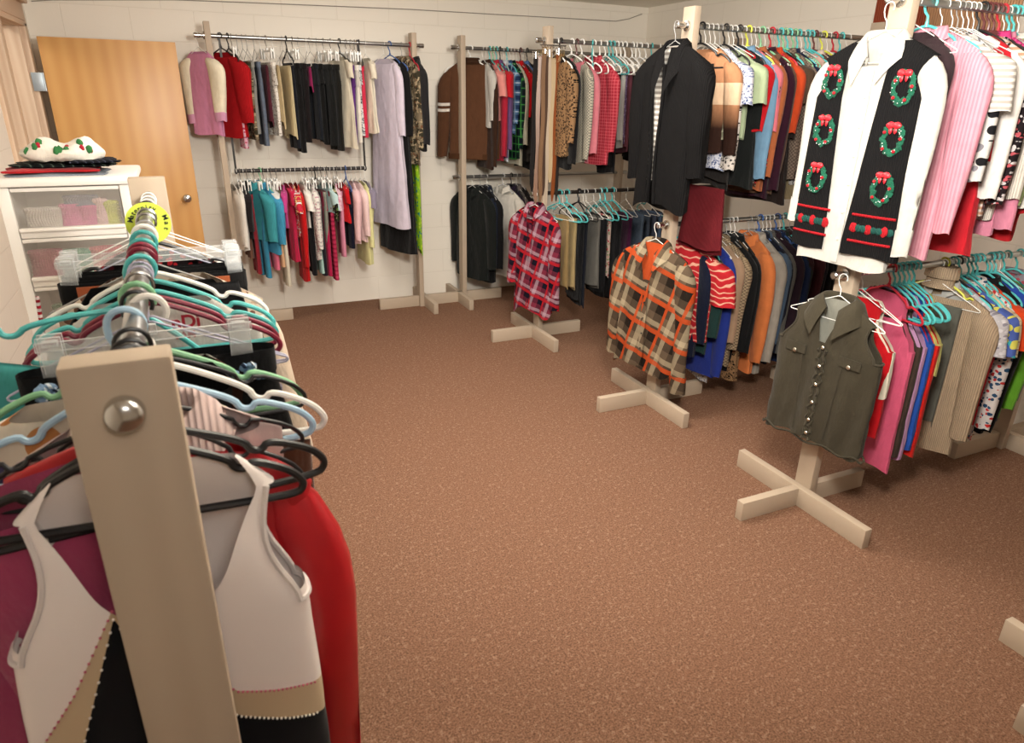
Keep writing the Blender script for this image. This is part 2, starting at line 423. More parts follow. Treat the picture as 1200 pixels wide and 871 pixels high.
def hanger_meshes(code, s):
    k = (code, round(s, 2))
    if k in HM: return HM[k]
    colr, cname, style = HC[code]
    r = {'wire': .0018, 'plastic': .0048, 'clip': .003, 'thin': .003}[style]
    flat = 1.0
    mat = clear_mat() if code in ('cl', 'cc') else plain('hanger_' + cname.replace(' ', '_') + '_' + style, colr, .35 if style != 'wire' else .4)
    hmat = mat if style != 'clip' else plain('hook_steel', '#b8b8b8', .25, 1)
    R = RAILR+r+.002
    arc = [(R*math.cos(a), 0, R*math.sin(a)) for a in np.linspace(-.5, PI, 12)]
    arc = [(x, 0, z) for x, y, z in arc]
    # hook opening on +x, shank comes down from -x side and bends to the centre
    hook = arc + [(-R, 0, -.012), (-R*.7, 0, -.028), (-.002, 0, -.042), (0, 0, -.055), (0, 0, NECKZ+.004)]
    hb = MB(); hb.tube(hook, r*(.9 if style != 'wire' else 1), 8)
    ho = hb.build('hook', hmat); COL.objects.unlink(ho)
    w = .205*s; z0 = NECKZ
    fb = MB()
    if style == 'clip':
        bw = .16*s
        fb.box(-bw, bw, -.0035, .0035, z0-.012, z0+.002, .001)
        fb.box(-.012, .012, -.005, .005, z0-.002, z0+.014, .001)
        fo = fb.build('bar', mat, None, True)
        cl = []
        for sd in (-1, 1):
            c = MB(); x = sd*(bw-.02)
            c.box(x-.016, x+.016, -.012, -.006, z0-.055, z0+.012, .002); c.box(x-.016, x+.016, .006, .012, z0-.055, z0+.012, .002)
            c.box(x-.010, x+.010, -.007, .007, z0-.004, z0+.004, .001)
            co = c.build('clip', mat); COL.objects.unlink(co); cl.append(co)
        COL.objects.unlink(fo); HM[k] = [ho, fo]+cl; return HM[k]
    dz = .085*s
    if style == 'wire':
        pts = [(0, 0, z0+.006), (w*.12, 0, z0-.006), (w*.97, 0, z0-dz), (w, 0, z0-dz-.006), (w*.97, 0, z0-dz-.012), (0, 0, z0-dz-.012), (-w*.97, 0, z0-dz-.012), (-w, 0, z0-dz-.006), (-w*.97, 0, z0-dz), (-w*.12, 0, z0-.006)]
        fb.tube(chaikin(pts, True, 1), r, 6, closed=True)
    else:
        lo = z0-dz-.028*s
        pts = [(0, 0, z0+.004)]
        for sd in (1, -1):
            q = [(w*.18, z0-.008), (w*.52, z0-dz*.48), (w*.55, z0-dz*.66), (w*.62, z0-dz*.70), (w*.66, z0-dz*.56), (w*.9, z0-dz*.82), (w*.99, z0-dz*1.05), (w, z0-dz*1.2), (w*.95, lo), (w*.5, lo)]
            if sd == -1: q = q[::-1]
            pts += [(sd*x, 0, z) for x, z in q]
        fb.tube(chaikin(pts, True, 2 if style == 'plastic' else 1), r, 8, closed=True)
        if style == 'plastic': fb.cyl((0, 0, z0-.002), (0, 0, z0+.016), r*1.3, 8)
    fo = fb.build('shoulder_frame', mat); COL.objects.unlink(fo)
    HM[k] = [ho, fo]; return HM[k]
def hanger(code, label, loc, rz, s=1.0, group=None, tilt=0):
    c = HC[code]
    t = thing({'clip': 'clip_hanger', 'wire': 'wire_hanger'}.get(c[2], 'clothes_hanger'), label, 'hanger', loc, rz, group)
    if tilt: t.rotation_euler[1] = tilt
    for src in hanger_meshes(code, s):
        o = src.copy(); COL.objects.link(o); o.parent = t
    return t

RAILS = [
('BU', 5.5, 2.03, [
  (0.192, 'kid', 'p:#d98fb4', 0.542, 'pink kids jacket with cream sleeves', 'wh'),
  (0.335, 'kid', 'kn:#b3141c', 0.559, 'red knit kids sweater', 'bk'),
  (0.384, 'kclip', 'p:#1d1c1c', 0.27, 'short black garment beside red sweater', 'bk'),
  (0.406, 'kclip', 'fl:#d9a9b9,#8fb0a8,#b33a5c,60', 0.631, 'pink floral kids trousers', 'wh'),
  (0.442, 'kclip', 'dn:#5c6c80', 0.462, 'faded blue denim garment, folded waist', 'gr'),
  (0.475, 'kclip', 'camo', 0.575, 'olive camouflage kids trousers', 'gr'),
  (0.503, 'kclip', 'p:#8d8c86', 0.535, 'light grey kids trousers', 'gr'),
  (0.55, 'kclip', 'dn:#4b5666', 0.615, 'slate blue denim kids jeans', 'gr'),
  (0.59, 'fold', 'p:#5c2030', 0.49, 'narrow maroon folded garment', 'wh'),
  (0.63, 'kclip', 'fl:#e8e2d8,#c9bfae,#9c9488,70', 0.547, 'white lace kids trousers', 'wh'),
  (0.673, 'fold', 'p:#c9b48a', 0.49, 'dark khaki folded trousers', 'wh'),
  (0.74, 'fold', 'p:#d8c79c', 0.565, 'light khaki trousers, curved hem', 'gr'),
  (0.766, 'kclip', 'p:#20222c', 0.636, 'navy kids trousers beside light khaki pair', 'bk'),
  (0.807, 'kclip', 'p:#191719', 0.666, 'black trousers with longest hem', 'wh'),
  (0.848, 'kclip', 'p:#241c1e', 0.595, 'brownish black kids trousers', 'gr'),
  (0.902, 'fold', 'p:#8c1850', 0.261, 'small magenta shorts', 'wh'),
  (0.925, 'kclip', 'p:#20242c', 0.578, 'blue black kids trousers', 'gr'),
  (0.973, 'kclip', 'p:#161616', 0.596, 'black trousers with red cord', 'gr'),
  (1.022, 'kclip', 'p:#1d1f1e', 0.621, 'charcoal kids trousers', 'wh'),
  (1.073, 'kclip', 'p:#24221c', 0.657, 'olive black trousers beside cream robe', 'wh'),
  (1.136, 'kdress', 'p:#ddd3bd', 0.637, 'cream satin kids robe', 'bk'),
  (1.184, 'kclip', 'p:#5c2c78', 0.622, 'purple kids trousers', 'wh'),
  (1.218, 'kclip', 'p:#e6dfd2', 0.599, 'off white kids trousers', 'wh'),
  (1.247, 'kclip', 'fl:#d8d8d8,#33343c,#77767c,90', 0.55, 'black and silver sequin leggings', 'wh'),
  (1.279, 'kclip', 'p:#d0304c', 0.563, 'coral red kids leggings', 'bk'),
  (1.324, 'kdress', 'p:#e8dfca', 0.53, 'cream kids top with lace', 'wh'),
  (1.461, 'dress', 'p:#d8cddc', 1.245, 'long pale lavender nightgown', 'wh'),
  (1.507, 'dress', 'p:#1b1a1c', 1.452, 'long black dress behind lavender nightgown', 'bl'),
  (1.598, 'top', 'camo', 0.763, 'camouflage hunting jacket', 'gr'),
  (1.661, 'fold', 'fl:#9fd32a,#2b8f8a,#d6ee52,35', 1.482, 'long lime and teal printed dress', 'rd'),
  (1.694, 'coat', 'p:#2c2a2c', 0.657, 'charcoal jacket beside right post', 'bk'),
]),
('BL', 5.5, 1.15, [
  (0.297, 'kid', 'p:#c9c0b4', 0.459, 'beige kids top, first from hanging bar', 'wh'),
  (0.331, 'kid', 'p:#ece6dc', 0.467, 'white kids long sleeved top', 'wh'),
  (0.353, 'kclip', 'p:#6b4a3c', 0.535, 'brown kids trousers', 'wh'),
  (0.377, 'kid', 'p:#2a2426', 0.383, 'black kids top beside teal sweatshirt', 'wh'),
  (0.399, 'kclip', 'p:#8c2430', 0.656, 'dark red kids trousers', 'wh'),
  (0.428, 'kid', 'kn:#46a6b0', 0.405, 'teal kids sweatshirt, larger and nearer', 'wh'),
  (0.45, 'kclip', 'p:#3f8fb0', 0.694, 'bright blue kids leggings', 'wh'),
  (0.492, 'kid', 'kn:#4aa4cc', 0.505, 'sky blue kids sweatshirt', 'gn'),
  (0.514, 'kclip', 'p:#e0708c', 0.633, 'bubblegum pink kids leggings', 'wh'),
  (0.545, 'ktee', 'p:#e4e4e0', 0.302, 'white kids tee with black trim', 'wh'),
  (0.567, 'kclip', 'p:#e0b48c', 0.618, 'peach kids trousers', 'wh'),
  (0.605, 'kclip', 'p:#e2dac4', 0.769, 'long cream kids leggings', 'wh'),
  (0.646, 'ktee', 'p:#c8458c', 0.321, 'magenta kids tee', 'wh'),
  (0.668, 'kdress', 'p:#c8244c', 0.572, 'crimson kids dress with purple waist', 'wh'),
  (0.706, 'ktee', 'fl:#cc2f45,#e9d27c,#f2f2f2,70', 0.388, 'red dotted kids tee', 'wh'),
  (0.74, 'kid', 'p:#c3161a', 0.735, 'bright red kids long sleeved top', 'wh'),
  (0.785, 'ktee', 'p:#f0ece4', 0.329, 'plain white kids tee', 'wh'),
  (0.812, 'kclip', 'p:#232225', 0.7, 'black kids leggings under pajama top', 'wh'),
  (0.834, 'kid', 'fl:#ece8e0,#c99aa6,#b8b0b0,60', 0.575, 'white kids pajama top with small print', 'wh'),
  (0.865, 'kclip', 'p:#a8ccc4', 0.691, 'mint kids leggings', 'wh'),
  (0.887, 'kclip', 'p:#2a2630', 0.712, 'dark plum kids leggings', 'bk'),
  (0.909, 'kclip', 'p:#b31f4c', 0.714, 'raspberry kids leggings', 'wh'),
  (0.931, 'kclip', 'p:#8f9084', 0.627, 'grey green kids leggings', 'wh'),
  (0.953, 'ktee', 'p:#bcd8d8', 0.223, 'pale aqua kids tee', 'wh'),
  (0.975, 'kclip', 'pl:#b01f48,#2a1420,#d04a6c,0.035', 0.753, 'raspberry checked kids trousers', 'wh'),
  (0.997, 'ktee', 'fl:#26221f,#d8c9a0,#5c7c3c,80', 0.289, 'black floral kids tee', 'wh'),
  (1.028, 'ktee', 'fl:#e8bccb,#f6e6ec,#d890a8,90', 0.196, 'pale pink lace kids tee', 'wh'),
  (1.05, 'kclip', 'p:#dc90a8', 0.57, 'rose pink kids trousers', 'wh'),
  (1.081, 'kdress', 'p:#c4141c', 0.299, 'scarlet kids dress', 'wh'),
  (1.117, 'kclip', 'p:#20223a', 0.514, 'navy kids trousers with frayed hem', 'bl'),
  (1.158, 'kid', 'p:#eec6c8', 0.474, 'pale pink kids sleepsuit', 'wh'),
  (1.193, 'kid', 'p:#f0d2d0', 0.456, 'blush kids sleepsuit with mittens', 'wh'),
  (1.231, 'kid', 'p:#e6e2a4', 0.642, 'pale yellow kids sleepsuit', 'wh'),
  (1.264, 'ktee', 'p:#8c8496', 0.305, 'grey lilac kids tee at rail end', 'wh'),
]),
('1U', 5.5, 2.03, [
  (2.254, 'top', 'p:#c8c4bc', 0.486, 'silver grey blouse', 'wh'),
  (2.284, 'top', 'p:#40281a', 0.811, 'dark brown long sleeved shirt behind striped sweatshirt', 'wh'),
  (2.314, 'tee', 'p:#e09088', 0.44, 'salmon pink tee', 'te'),
  (2.344, 'top', 'p:#ac2438', 0.746, 'crimson long sleeved top', 'gn'),
  (2.374, 'top', 'p:#6a4c78', 0.727, 'plum purple top', 'te'),
  (2.404, 'tee', 'p:#c01c28', 0.358, 'cherry red tee', 'bk'),
  (2.434, 'top', 'p:#ccd4dc', 0.747, 'ice white long sleeved shirt', 'wh'),
  (2.464, 'top', 'pl:#5f83a8,#c4d4e4,#24385c,0.07', 0.538, 'blue and white plaid shirt', 'te'),
  (2.494, 'top', 'pl:#1c3a34,#4fa84c,#14202a,0.06', 0.735, 'green and black plaid shirt', 'wh'),
  (2.524, 'top', 'p:#c4c0ac', 0.783, 'stone grey knit top', 'wh'),
  (2.554, 'top', 'p:#c4121c', 0.422, 'vivid red long sleeved top', 'wh'),
  (2.584, 'top', 'p:#38322f', 0.75, 'charcoal brown top', 'br'),
  (2.614, 'top', 'p:#5c80b8', 0.684, 'cornflower blue top', 'wh'),
  (2.644, 'top', 'p:#17181a', 0.819, 'black top beside hanging belts', 'bk'),
]),
('1L', 5.5, 1.06, [
  (2.166, 'coat', 'p:#1f2422', 0.767, 'black coat with teal shoulder piece', 'wh'),
  (2.236, 'coat', 'p:#1a1a1c', 0.788, 'black coat beside navy jacket', 'gr'),
  (2.297, 'coat', 'p:#222a3c', 0.719, 'navy jacket beside white shirt', 'wh'),
  (2.445, 'top', 'p:#e6e0d4', 0.773, 'white button shirt', 'cl'),
  (2.522, 'top', 'p:#30243a', 0.72, 'dark plum blazer', 'bk'),
  (2.571, 'top', 'p:#6c6460', 0.693, 'taupe jacket edge', 'wh'),
  (2.611, 'top', 'p:#2b2220', 0.697, 'brown black jacket', 'wh'),
]),
('2U', 4.4, 2.03, [
  (2.33, 'top', 'leo', 0.621, 'leopard print blouse', 'wp'),
  (2.36, 'top', 'p:#161618', 0.704, 'black long sleeved top beside leopard blouse', 'bk'),
  (2.441, 'top', 'p:#c9747e', 0.663, 'dusty pink button jacket', 'wp'),
  (2.48, 'top', 'tw:#6c6a62,#c4bca8', 0.664, 'grey checked shirt', 'br'),
  (2.609, 'top', 'pl:#c0414c,#d8707a,#a02838,0.02', 0.683, 'coral red gingham shirt', 'wp'),
  (2.704, 'fold', 'p:#9c6468', 0.524, 'muted rose folded trousers', 'wp'),
  (2.734, 'fold', 'p:#3464b8', 0.44, 'cobalt blue folded trousers', 'te'),
  (2.764, 'fold', 'p:#191a1c', 0.755, 'black folded trousers beside cobalt pair', 'te'),
  (2.794, 'fold', 'p:#d8d4cc', 0.581, 'folded white trousers with blue tie', 'wp'),
  (2.828, 'fold', 'fl:#7c6488,#b0a0c0,#4c3c5c,80', 0.553, 'purple paisley folded trousers', 'wp'),
  (2.863, 'fold', 'p:#7c4450', 0.611, 'dusky wine folded trousers', 'wp'),
  (2.92, 'fold', 'p:#1c1918', 0.641, 'black folded trousers, white hanger', 'wp'),
  (2.984, 'fold', 'p:#262220', 0.672, 'brown black folded trousers', 'wp'),
  (3.034, 'fold', 'p:#3c3c44', 0.673, 'graphite folded trousers behind cardigan', 'wp'),
]),
('2L', 4.4, 1.06, [
  (2.427, 'fold', 'p:#a88c5c', 0.594, 'khaki folded trousers', 'wh'),
  (2.477, 'fold', 'p:#b09a6c', 0.599, 'sand coloured folded trousers', 'gr'),
  (2.553, 'fold', 'p:#17181c', 0.738, 'black folded trousers beside sand pair', 'bk'),
  (2.596, 'fold', 'p:#1a2030', 0.756, 'midnight blue folded trousers', 'wh'),
  (2.684, 'fold', 'p:#6c6a64', 0.619, 'grey folded trousers, wide hem', 'wh'),
  (2.736, 'fold', 'p:#15161a', 0.69, 'black folded trousers beside grey pair', 'wh'),
  (2.783, 'fold', 'fl:#d8c0b4,#b8283c,#7c9468,50', 0.529, 'red and white floral folded skirt', 'te'),
  (2.842, 'fold', 'p:#18181c', 0.735, 'black folded trousers beside floral skirt', 'te'),
  (2.964, 'fold', 'p:#4c1840', 0.747, 'deep purple folded trousers', 'wh'),
  (3.059, 'fold', 'dn:#34485c', 0.655, 'mid blue jeans', 'wh'),
  (3.122, 'fold', 'dn:#28384c', 0.695, 'dark blue jeans', 'wh'),
  (3.177, 'fold', 'dn:#22304c', 0.7, 'indigo jeans', 'wh'),
  (3.225, 'fold', 'dn:#3c5878', 0.705, 'light blue jeans', 'te'),
  (3.274, 'fold', 'p:#24242c', 0.71, 'dark grey jeans', 'wh'),
]),
('3U', 3.06, 2.03, [
  (2.43, 'fold', 'p:#221e1c', 0.542, 'black fringed shawl behind tan blouse', 'bk'),
  (2.46, 'top', 'om:#b98460,#38221a,0.32', 0.493, 'tan to brown ombre blouse', 'wh'),
  (2.49, 'top', 'fl:#8c8c74,#3c4a44,#c8c4a8,60', 0.493, 'sage and charcoal print blouse', 'wh'),
  (2.52, 'tee', 'fl:#d8dae4,#4c5c88,#8890b0,90', 0.585, 'blue and white print tunic', 'wh'),
  (2.55, 'top', 'fl:#d8d0c8,#191718,#2c2628,80', 0.577, 'black and white blotched blouse', 'gr'),
  (2.58, 'fold', 'p:#2b2624', 0.683, 'dark brown long coat', 'bk'),
  (2.61, 'tee', 'p:#a9b894', 0.432, 'pale sage tee', 'wh'),
  (2.64, 'top', 'p:#b5161e', 0.455, 'bright red top under cream collar', 'wh'),
  (2.67, 'dress', 'p:#1b1f1e', 0.676, 'black green dress', 'bk'),
  (2.7, 'top', 'p:#6c90ac', 0.64, 'powder blue long top', 'wh'),
  (2.73, 'top', 'p:#d4707c', 0.439, 'rose pink tunic', 'ye'),
  (2.76, 'top', 'fl:#4a2a24,#c42c30,#8c8070,50', 0.67, 'dark red floral blouse', 'wh'),
  (2.79, 'top', 'p:#a45c38', 0.692, 'rust brown long cardigan', 'wh'),
  (2.82, 'top', 'p:#604634', 0.715, 'cocoa brown sweater', 'gn'),
  (2.85, 'top', 'p:#3a1428', 0.74, 'maroon purple sweater', 'wh'),
  (2.886, 'top', 'p:#bc4420', 0.458, 'burnt orange top', 'rd'),
  (2.916, 'dress', 'p:#2c201c', 0.767, 'espresso brown long dress', 'gr'),
  (2.946, 'tee', 'p:#4c3a2c', 0.257, 'dark olive brown tee', 'te'),
  (2.976, 'top', 'tw:#8a7a6c,#4c3c34', 0.645, 'brown tweed jacket', 'gn'),
  (3.006, 'top', 'p:#1e2a4c', 0.544, 'navy blue blouse', 'te'),
  (3.046, 'top', 'fl:#d0ccc8,#26242a,#3c3a40,110', 0.68, 'black and white speckled top', 'gn'),
  (3.076, 'top', 'kn:#9c8c6c', 0.753, 'tan ribbed long sweater', 'te'),
  (3.106, 'top', 'p:#c4a094', 0.681, 'pinkish beige blouse', 'wh'),
  (3.136, 'top', 'fl:#d8c4b8,#8c5c5c,#6c7c5c,60', 0.682, 'floral cream blouse', 'te'),
  (3.166, 'top', 'p:#5c4038', 0.683, 'chestnut blouse', 'te'),
  (3.196, 'top', 'p:#d0bcb0', 0.685, 'pale mauve blouse', 'br'),
  (3.226, 'top', 'p:#2f2a2a', 0.686, 'charcoal blouse behind wreath vest', 'gr'),
  (3.256, 'top', 'p:#8c2c34', 0.687, 'wine red blouse behind wreath vest', 'ye'),
  (3.296, 'top', 'p:#b8b0a4', 0.689, 'oatmeal blouse behind wreath vest', 'wh'),
  (3.34, 'top', 'p:#3c4c5c', 0.69, 'steel blue blouse behind wreath vest', 'rd'),
  (3.392, 'top', 'p:#704c40', 0.692, 'russet blouse behind wreath vest', 'te'),
  (3.444, 'top', 'p:#20242c', 0.694, 'ink blue blouse nearest rear post', 'wh'),
]),
('3L', 3.06, 1.06, [
  (2.451, 'tee', 'sw:#b3242c,#e0a890', 0.548, 'red paisley swirl blouse', 'te'),
  (2.513, 'top', 'p:#18203a', 0.656, 'dark navy sweater', 'wh'),
  (2.543, 'top', 'p:#1c3a38', 0.634, 'forest green sweater', 'te'),
  (2.619, 'top', 'p:#223488', 0.788, 'royal blue long dress', 'wh'),
  (2.649, 'fold', 'fl:#d8d4d0,#6c6c8c,#a8a4ac,70', 0.847, 'white floral dress under paisley top', 'wh'),
  (2.679, 'top', 'p:#9c8068', 0.606, 'tan knit jacket', 'wh'),
  (2.709, 'coat', 'tw:#5c4c3c,#a89478', 0.723, 'brown checked tweed coat', 'wh'),
  (2.762, 'coat', 'p:#18181a', 0.766, 'black coat beside leopard dress', 'gr'),
  (2.792, 'dress', 'leo', 0.818, 'long leopard print dress', 'wh'),
  (2.822, 'coat', 'p:#131416', 0.774, 'black coat with silver zip', 'wh'),
  (2.926, 'coat', 'p:#cc7440', 0.797, 'orange panelled coat beside grey coat', 'gr'),
  (2.973, 'coat', 'p:#9c958a', 0.81, 'grey coat beside orange panelled one', 'gr'),
  (3.003, 'coat', 'p:#1b2030', 0.745, 'navy coat', 'bl'),
  (3.033, 'coat', 'p:#46586c', 0.724, 'slate blue coat', 'wh'),
  (3.063, 'coat', 'p:#55534f', 0.702, 'mid grey coat', 'wh'),
  (3.093, 'coat', 'p:#32202c', 0.704, 'aubergine coat', 'wh'),
  (3.135, 'coat', 'p:#1c2c50', 0.768, 'deep blue coat', 'bl'),
  (3.165, 'coat', 'p:#26302a', 0.659, 'dark bottle green coat', 'wh'),
  (3.195, 'coat', 'p:#3c1c24', 0.61, 'burgundy coat', 'te'),
  (3.242, 'coat', 'p:#4a2028', 0.618, 'red brown coat', 'gr'),
  (3.278, 'coat', 'p:#20242e', 0.622, 'dark denim coat', 'gr'),
  (3.32, 'coat', 'p:#1c1c20', 0.628, 'black coat with beaded collar', 'wh'),
  (3.384, 'coat', 'p:#16181c', 0.636, 'black coat behind denim vest', 'gr'),
  (3.448, 'coat', 'p:#1a1e28', 0.644, 'blue black coat behind denim vest', 'bk'),
  (3.528, 'coat', 'p:#202020', 0.655, 'soft black coat behind denim vest', 'gr'),
]),
('4U', 1.88, 2.03, [
  (2.42, 'top', 'p:#3c2c30', 0.638, 'dark plum cardigan beside pink blouse', 'wh'),
  (2.49, 'top', 'vs:#d98fa0,#e4a4b2,0.012', 0.794, 'pink ribbed long cardigan', 'te'),
  (2.567, 'tee', 'hs:#ece8e0,#b8b0a8,0.02', 0.359, 'cream ruffled tee', 'wh'),
  (2.625, 'top', 'fl:#d8d4d0,#26262a,#8c8890,25', 0.562, 'black and white checked top', 'wh'),
  (2.655, 'fold', 'p:#2c74c4', 0.399, 'bright blue top', 'gr'),
  (2.685, 'fold', 'p:#c8ccc4', 0.414, 'pale grey green garment', 'wh'),
  (2.715, 'top', 'p:#e8e2dc', 0.702, 'white satin long blouse', 'wh'),
  (2.745, 'dress', 'p:#c0202c', 0.79, 'red skirted dress', 'wh'),
  (2.775, 'top', 'hs:#e8d8cc,#c8987c,0.02', 0.64, 'peach striped cream blouse', 'bk'),
  (2.805, 'top', 'fl:#2c2226,#b8545c,#d0c8c8,60', 0.624, 'black and rose floral top', 'br'),
  (2.835, 'top', 'fl:#cc3f7c,#b8306c,#dc6494,60', 0.594, 'magenta brocade top', 'br'),
  (2.865, 'top', 'kn:#e8e0d4', 0.665, 'cream knit sweater', 'br'),
  (2.895, 'top', 'p:#d888a0', 0.727, 'candy pink top', 'rd'),
  (2.925, 'top', 'p:#a4b87c', 0.681, 'light green top', 'wh'),
  (2.955, 'top', 'p:#dcd8d0', 0.665, 'ivory top', 'te'),
  (2.985, 'top', 'p:#70a8a8', 0.668, 'dusty teal top at picture edge', 'te'),
  (3.015, 'top', 'p:#b82028', 0.754, 'dark red top', 'wh'),
]),
('4L', 1.88, 1.06, [
  (2.42, 'tank', 'p:#c0121c', 0.578, 'red sleeveless top behind denim vest', 'wh'),
  (2.45, 'tank', 'p:#ddd4c0', 0.395, 'cream sleeveless top', 'wh'),
  (2.61, 'tank', 'p:#cf5878', 0.764, 'pink sleeveless top', 'rd'),
  (2.64, 'tank', 'p:#463830', 0.692, 'dark taupe sleeveless top', 'te'),
  (2.67, 'tank', 'p:#c494bc', 0.72, 'lilac sleeveless top', 'te'),
  (2.7, 'tank', 'p:#2450a8', 0.683, 'blue sleeveless top', 'te'),
  (2.73, 'tank', 'p:#cc2018', 0.719, 'bright red sleeveless top', 'te'),
  (2.76, 'tank', 'p:#b8b068', 0.333, 'mustard yellow sleeveless top', 'te'),
  (2.906, 'fold', 'p:#5c5c54', 0.637, 'grey green long top', 'wh'),
  (2.936, 'top', 'kn:#b09a80', 0.756, 'beige cable knit turtleneck sweater', 'ye'),
  (2.966, 'top', 'p:#b0b0ac', 0.685, 'light grey long sleeved top', 'gr'),
  (2.997, 'tee', 'fl:#bcb8bc,#8c8894,#d8d4d8,60', 0.365, 'grey and white print tee', 'te'),
  (3.027, 'top', 'kn:#b01828', 0.674, 'dark red ribbed sweater', 'bk'),
  (3.064, 'tee', 'fl:#4c60a8,#d8d060,#40a8b0,30', 0.395, 'tropical print tee', 'te'),
  (3.118, 'tee', 'fl:#d0bc98,#b08c70,#e0d4b8,70', 0.265, 'beige print tee', 'te'),
  (3.148, 'top', 'fl:#d8d0cc,#2c4c6c,#c03030,50', 0.719, 'white patterned long top', 'te'),
  (3.178, 'tee', 'p:#d0441c', 0.33, 'orange red tee', 'te'),
  (3.251, 'top', 'p:#1c1c20', 0.698, 'black long sleeved top beside tropical tee', 'te'),
  (3.281, 'tee', 'p:#2c4ca8', 0.47, 'royal blue tee', 'te'),
  (3.311, 'top', 'p:#787478', 0.665, 'grey top near picture edge', 'te'),
  (3.341, 'top', 'p:#64a02c', 0.643, 'lime green long top', 'wh'),
  (3.371, 'tee', 'p:#2c8c90', 0.479, 'deep teal tee', 'te'),
  (3.466, 'top', 'fl:#8c8890,#a84c58,#5c5c64,40', 0.561, 'grey floral top', 'te'),
]),
]
# ================================================================ ROOM
def wall_mat():
    t = NT('painted_block_wall'); b = t.b
    tc = t.n.new('ShaderNodeTexCoord')
    o = tc.outputs['UV']
    br = t.add('ShaderNodeTexBrick'); br.inputs['Scale'].default_value = 1; br.inputs['Brick Width'].default_value = .4; br.inputs['Row Height'].default_value = .2
    br.inputs['Mortar Size'].default_value = .004; br.inputs['Mortar Smooth'].default_value = .6
    t.link(o, br.inputs['Vector'])
    n = t.noise(60, 4, o)[0]; big = t.noise(1.2, 3, o)[0]
    c = t.mix(big, lin('#e9e1d3'), lin('#f0e9dd'))
    c = t.mix(t.math('MULTIPLY', br.outputs['Fac'], .25), c, lin('#cfc5b6'))
    t.link(c, b.inputs['Base Color']); b.inputs['Roughness'].default_value = .6
    h = t.math('SUBTRACT', t.math('MULTIPLY', n, .25), br.outputs['Fac'])
    t.bump(h, .35, .004); return t.m
def quad(name, P, mat, uv, kind='structure', parent=None):
    o = mesh(name, P, [tuple(range(len(P)))], mat, parent, uv, False)
    if kind: o['kind'] = kind
    return o
XL, XR, YB, YF, ZC = -.80, 4.0, 5.82, -2.2, 2.45
def slabbox(name, x0, x1, y0, y1, z0, z1, mat, uvax):
    b = MB().box(x0, x1, y0, y1, z0, z1)
    V = np.array(b.V); uv = V[:, uvax]
    o = mesh(name, b.V, b.F, mat, None, uv, False); o['kind'] = 'structure'; return o
WM = wall_mat()
slabbox('wall_back', XL-.15, XR+.15, YB, YB+.15, 0, ZC+.2, WM, [0, 2])
slabbox('wall_right', XR, XR+.15, YF, YB, 0, ZC+.2, WM, [1, 2])
slabbox('wall_front', XL-.15, XR+.15, YF-.15, YF, 0, ZC+.2, WM, [0, 2])
# left wall with the doorway / sidelight opening near the back
slabbox('wall_left', XL-.12, XL, YF, 4.50, 0, ZC+.2, WM, [1, 2])
slabbox('wall_left_header', XL-.12, XL, 4.50, YB, 2.13, ZC+.2, WM, [1, 2])
slabbox('wall_left_corner', XL-.12, XL, 5.67, YB, 0, 2.13, WM, [1, 2])
# space outside the doorway
slabbox('wall_hall', XL-1.5, XL-1.4, 3.5, YB+.8, 0, ZC+.2, WM, [1, 2])
cm = NT('ceiling_paint'); cm.b.inputs['Base Color'].default_value = lin('#eee8dc'); cm.b.inputs['Roughness'].default_value = .8
cm.bump(cm.noise(120, 3, cm.uv())[0], .2, .003)
slabbox('ceiling', XL-1.5, XR+.15, YF-.15, YB+.8, ZC, ZC+.1, cm.m, [0, 1])
# carpet
t = NT('brown_carpet'); uv = t.uv()
n1 = t.noise(150, 3, uv, .8)[0]; n2 = t.noise(60, 3, uv, .7)[0]; n3 = t.noise(1.3, 3, uv)[0]; n4 = t.noise(9, 3, uv)[0]
c = t.mix(t.math('MULTIPLY', t.math('SUBTRACT', n1, .36), 3.4), lin('#543a2c'), lin('#9a7761'))
c = t.mix(t.math('MULTIPLY', t.math('GREATER_THAN', n2, .60), .45), c, lin('#b0937d'))
c = t.mix(t.math('MULTIPLY', t.math('LESS_THAN', n2, .38), .35), c, lin('#3e2a22'))
c = t.mix(t.math('MULTIPLY', t.math('ADD', n3, n4), .22), c, lin('#7c553f'))
t.link(c, t.b.inputs['Base Color']); t.b.inputs['Roughness'].default_value = .95; t.b.inputs['Specular IOR Level'].default_value = .1
t.bump(n1, .8, .006)
slabbox('floor', XL-1.5, XR+.15, YF-.15, YB+.8, -.1, 0, t.m, [0, 1])

def wood_mat(name, a, b_, sc=1.0, rough=.5, axis=2, dist=3.0):
    k = ('wood', name)
    if k in MC: return MC[k]
    t = NT(name); tc = t.n.new('ShaderNodeTexCoord').outputs['Object']
    mp = t.add('ShaderNodeMapping'); s = [14*sc]*3; s[axis] = .9*sc; mp.inputs['Scale'].default_value = s; t.link(tc, mp.inputs[0])
    n = t.noise(1.0, 5, mp.outputs[0], .6)[0]
    w = t.add('ShaderNodeTexWave', wave_type='BANDS', bands_direction='X'); w.inputs['Scale'].default_value = .5; w.inputs['Distortion'].default_value = dist*2; w.inputs['Detail'].default_value = 3
    t.link(mp.outputs[0], w.inputs['Vector'])
    f = t.math('ADD', t.math('MULTIPLY', n, .6), t.math('MULTIPLY', w.outputs['Fac'], .4))
    t.link(t.mix(f, lin(a), lin(b_)), t.b.inputs['Base Color']); t.b.inputs['Roughness'].default_value = rough
    t.bump(n, .1, .001); MC[k] = t.m; return t.m
OAK = wood_mat('varnished_oak_veneer', '#c58f52', '#d8a868', .5, .38, dist=1.2)
PINE = wood_mat('bare_pine', '#c9a98c', '#e3cdb4', 1, .6)
PINEY = wood_mat('bare_pine_rail', '#c9a98c', '#e3cdb4', 1, .6, axis=1)
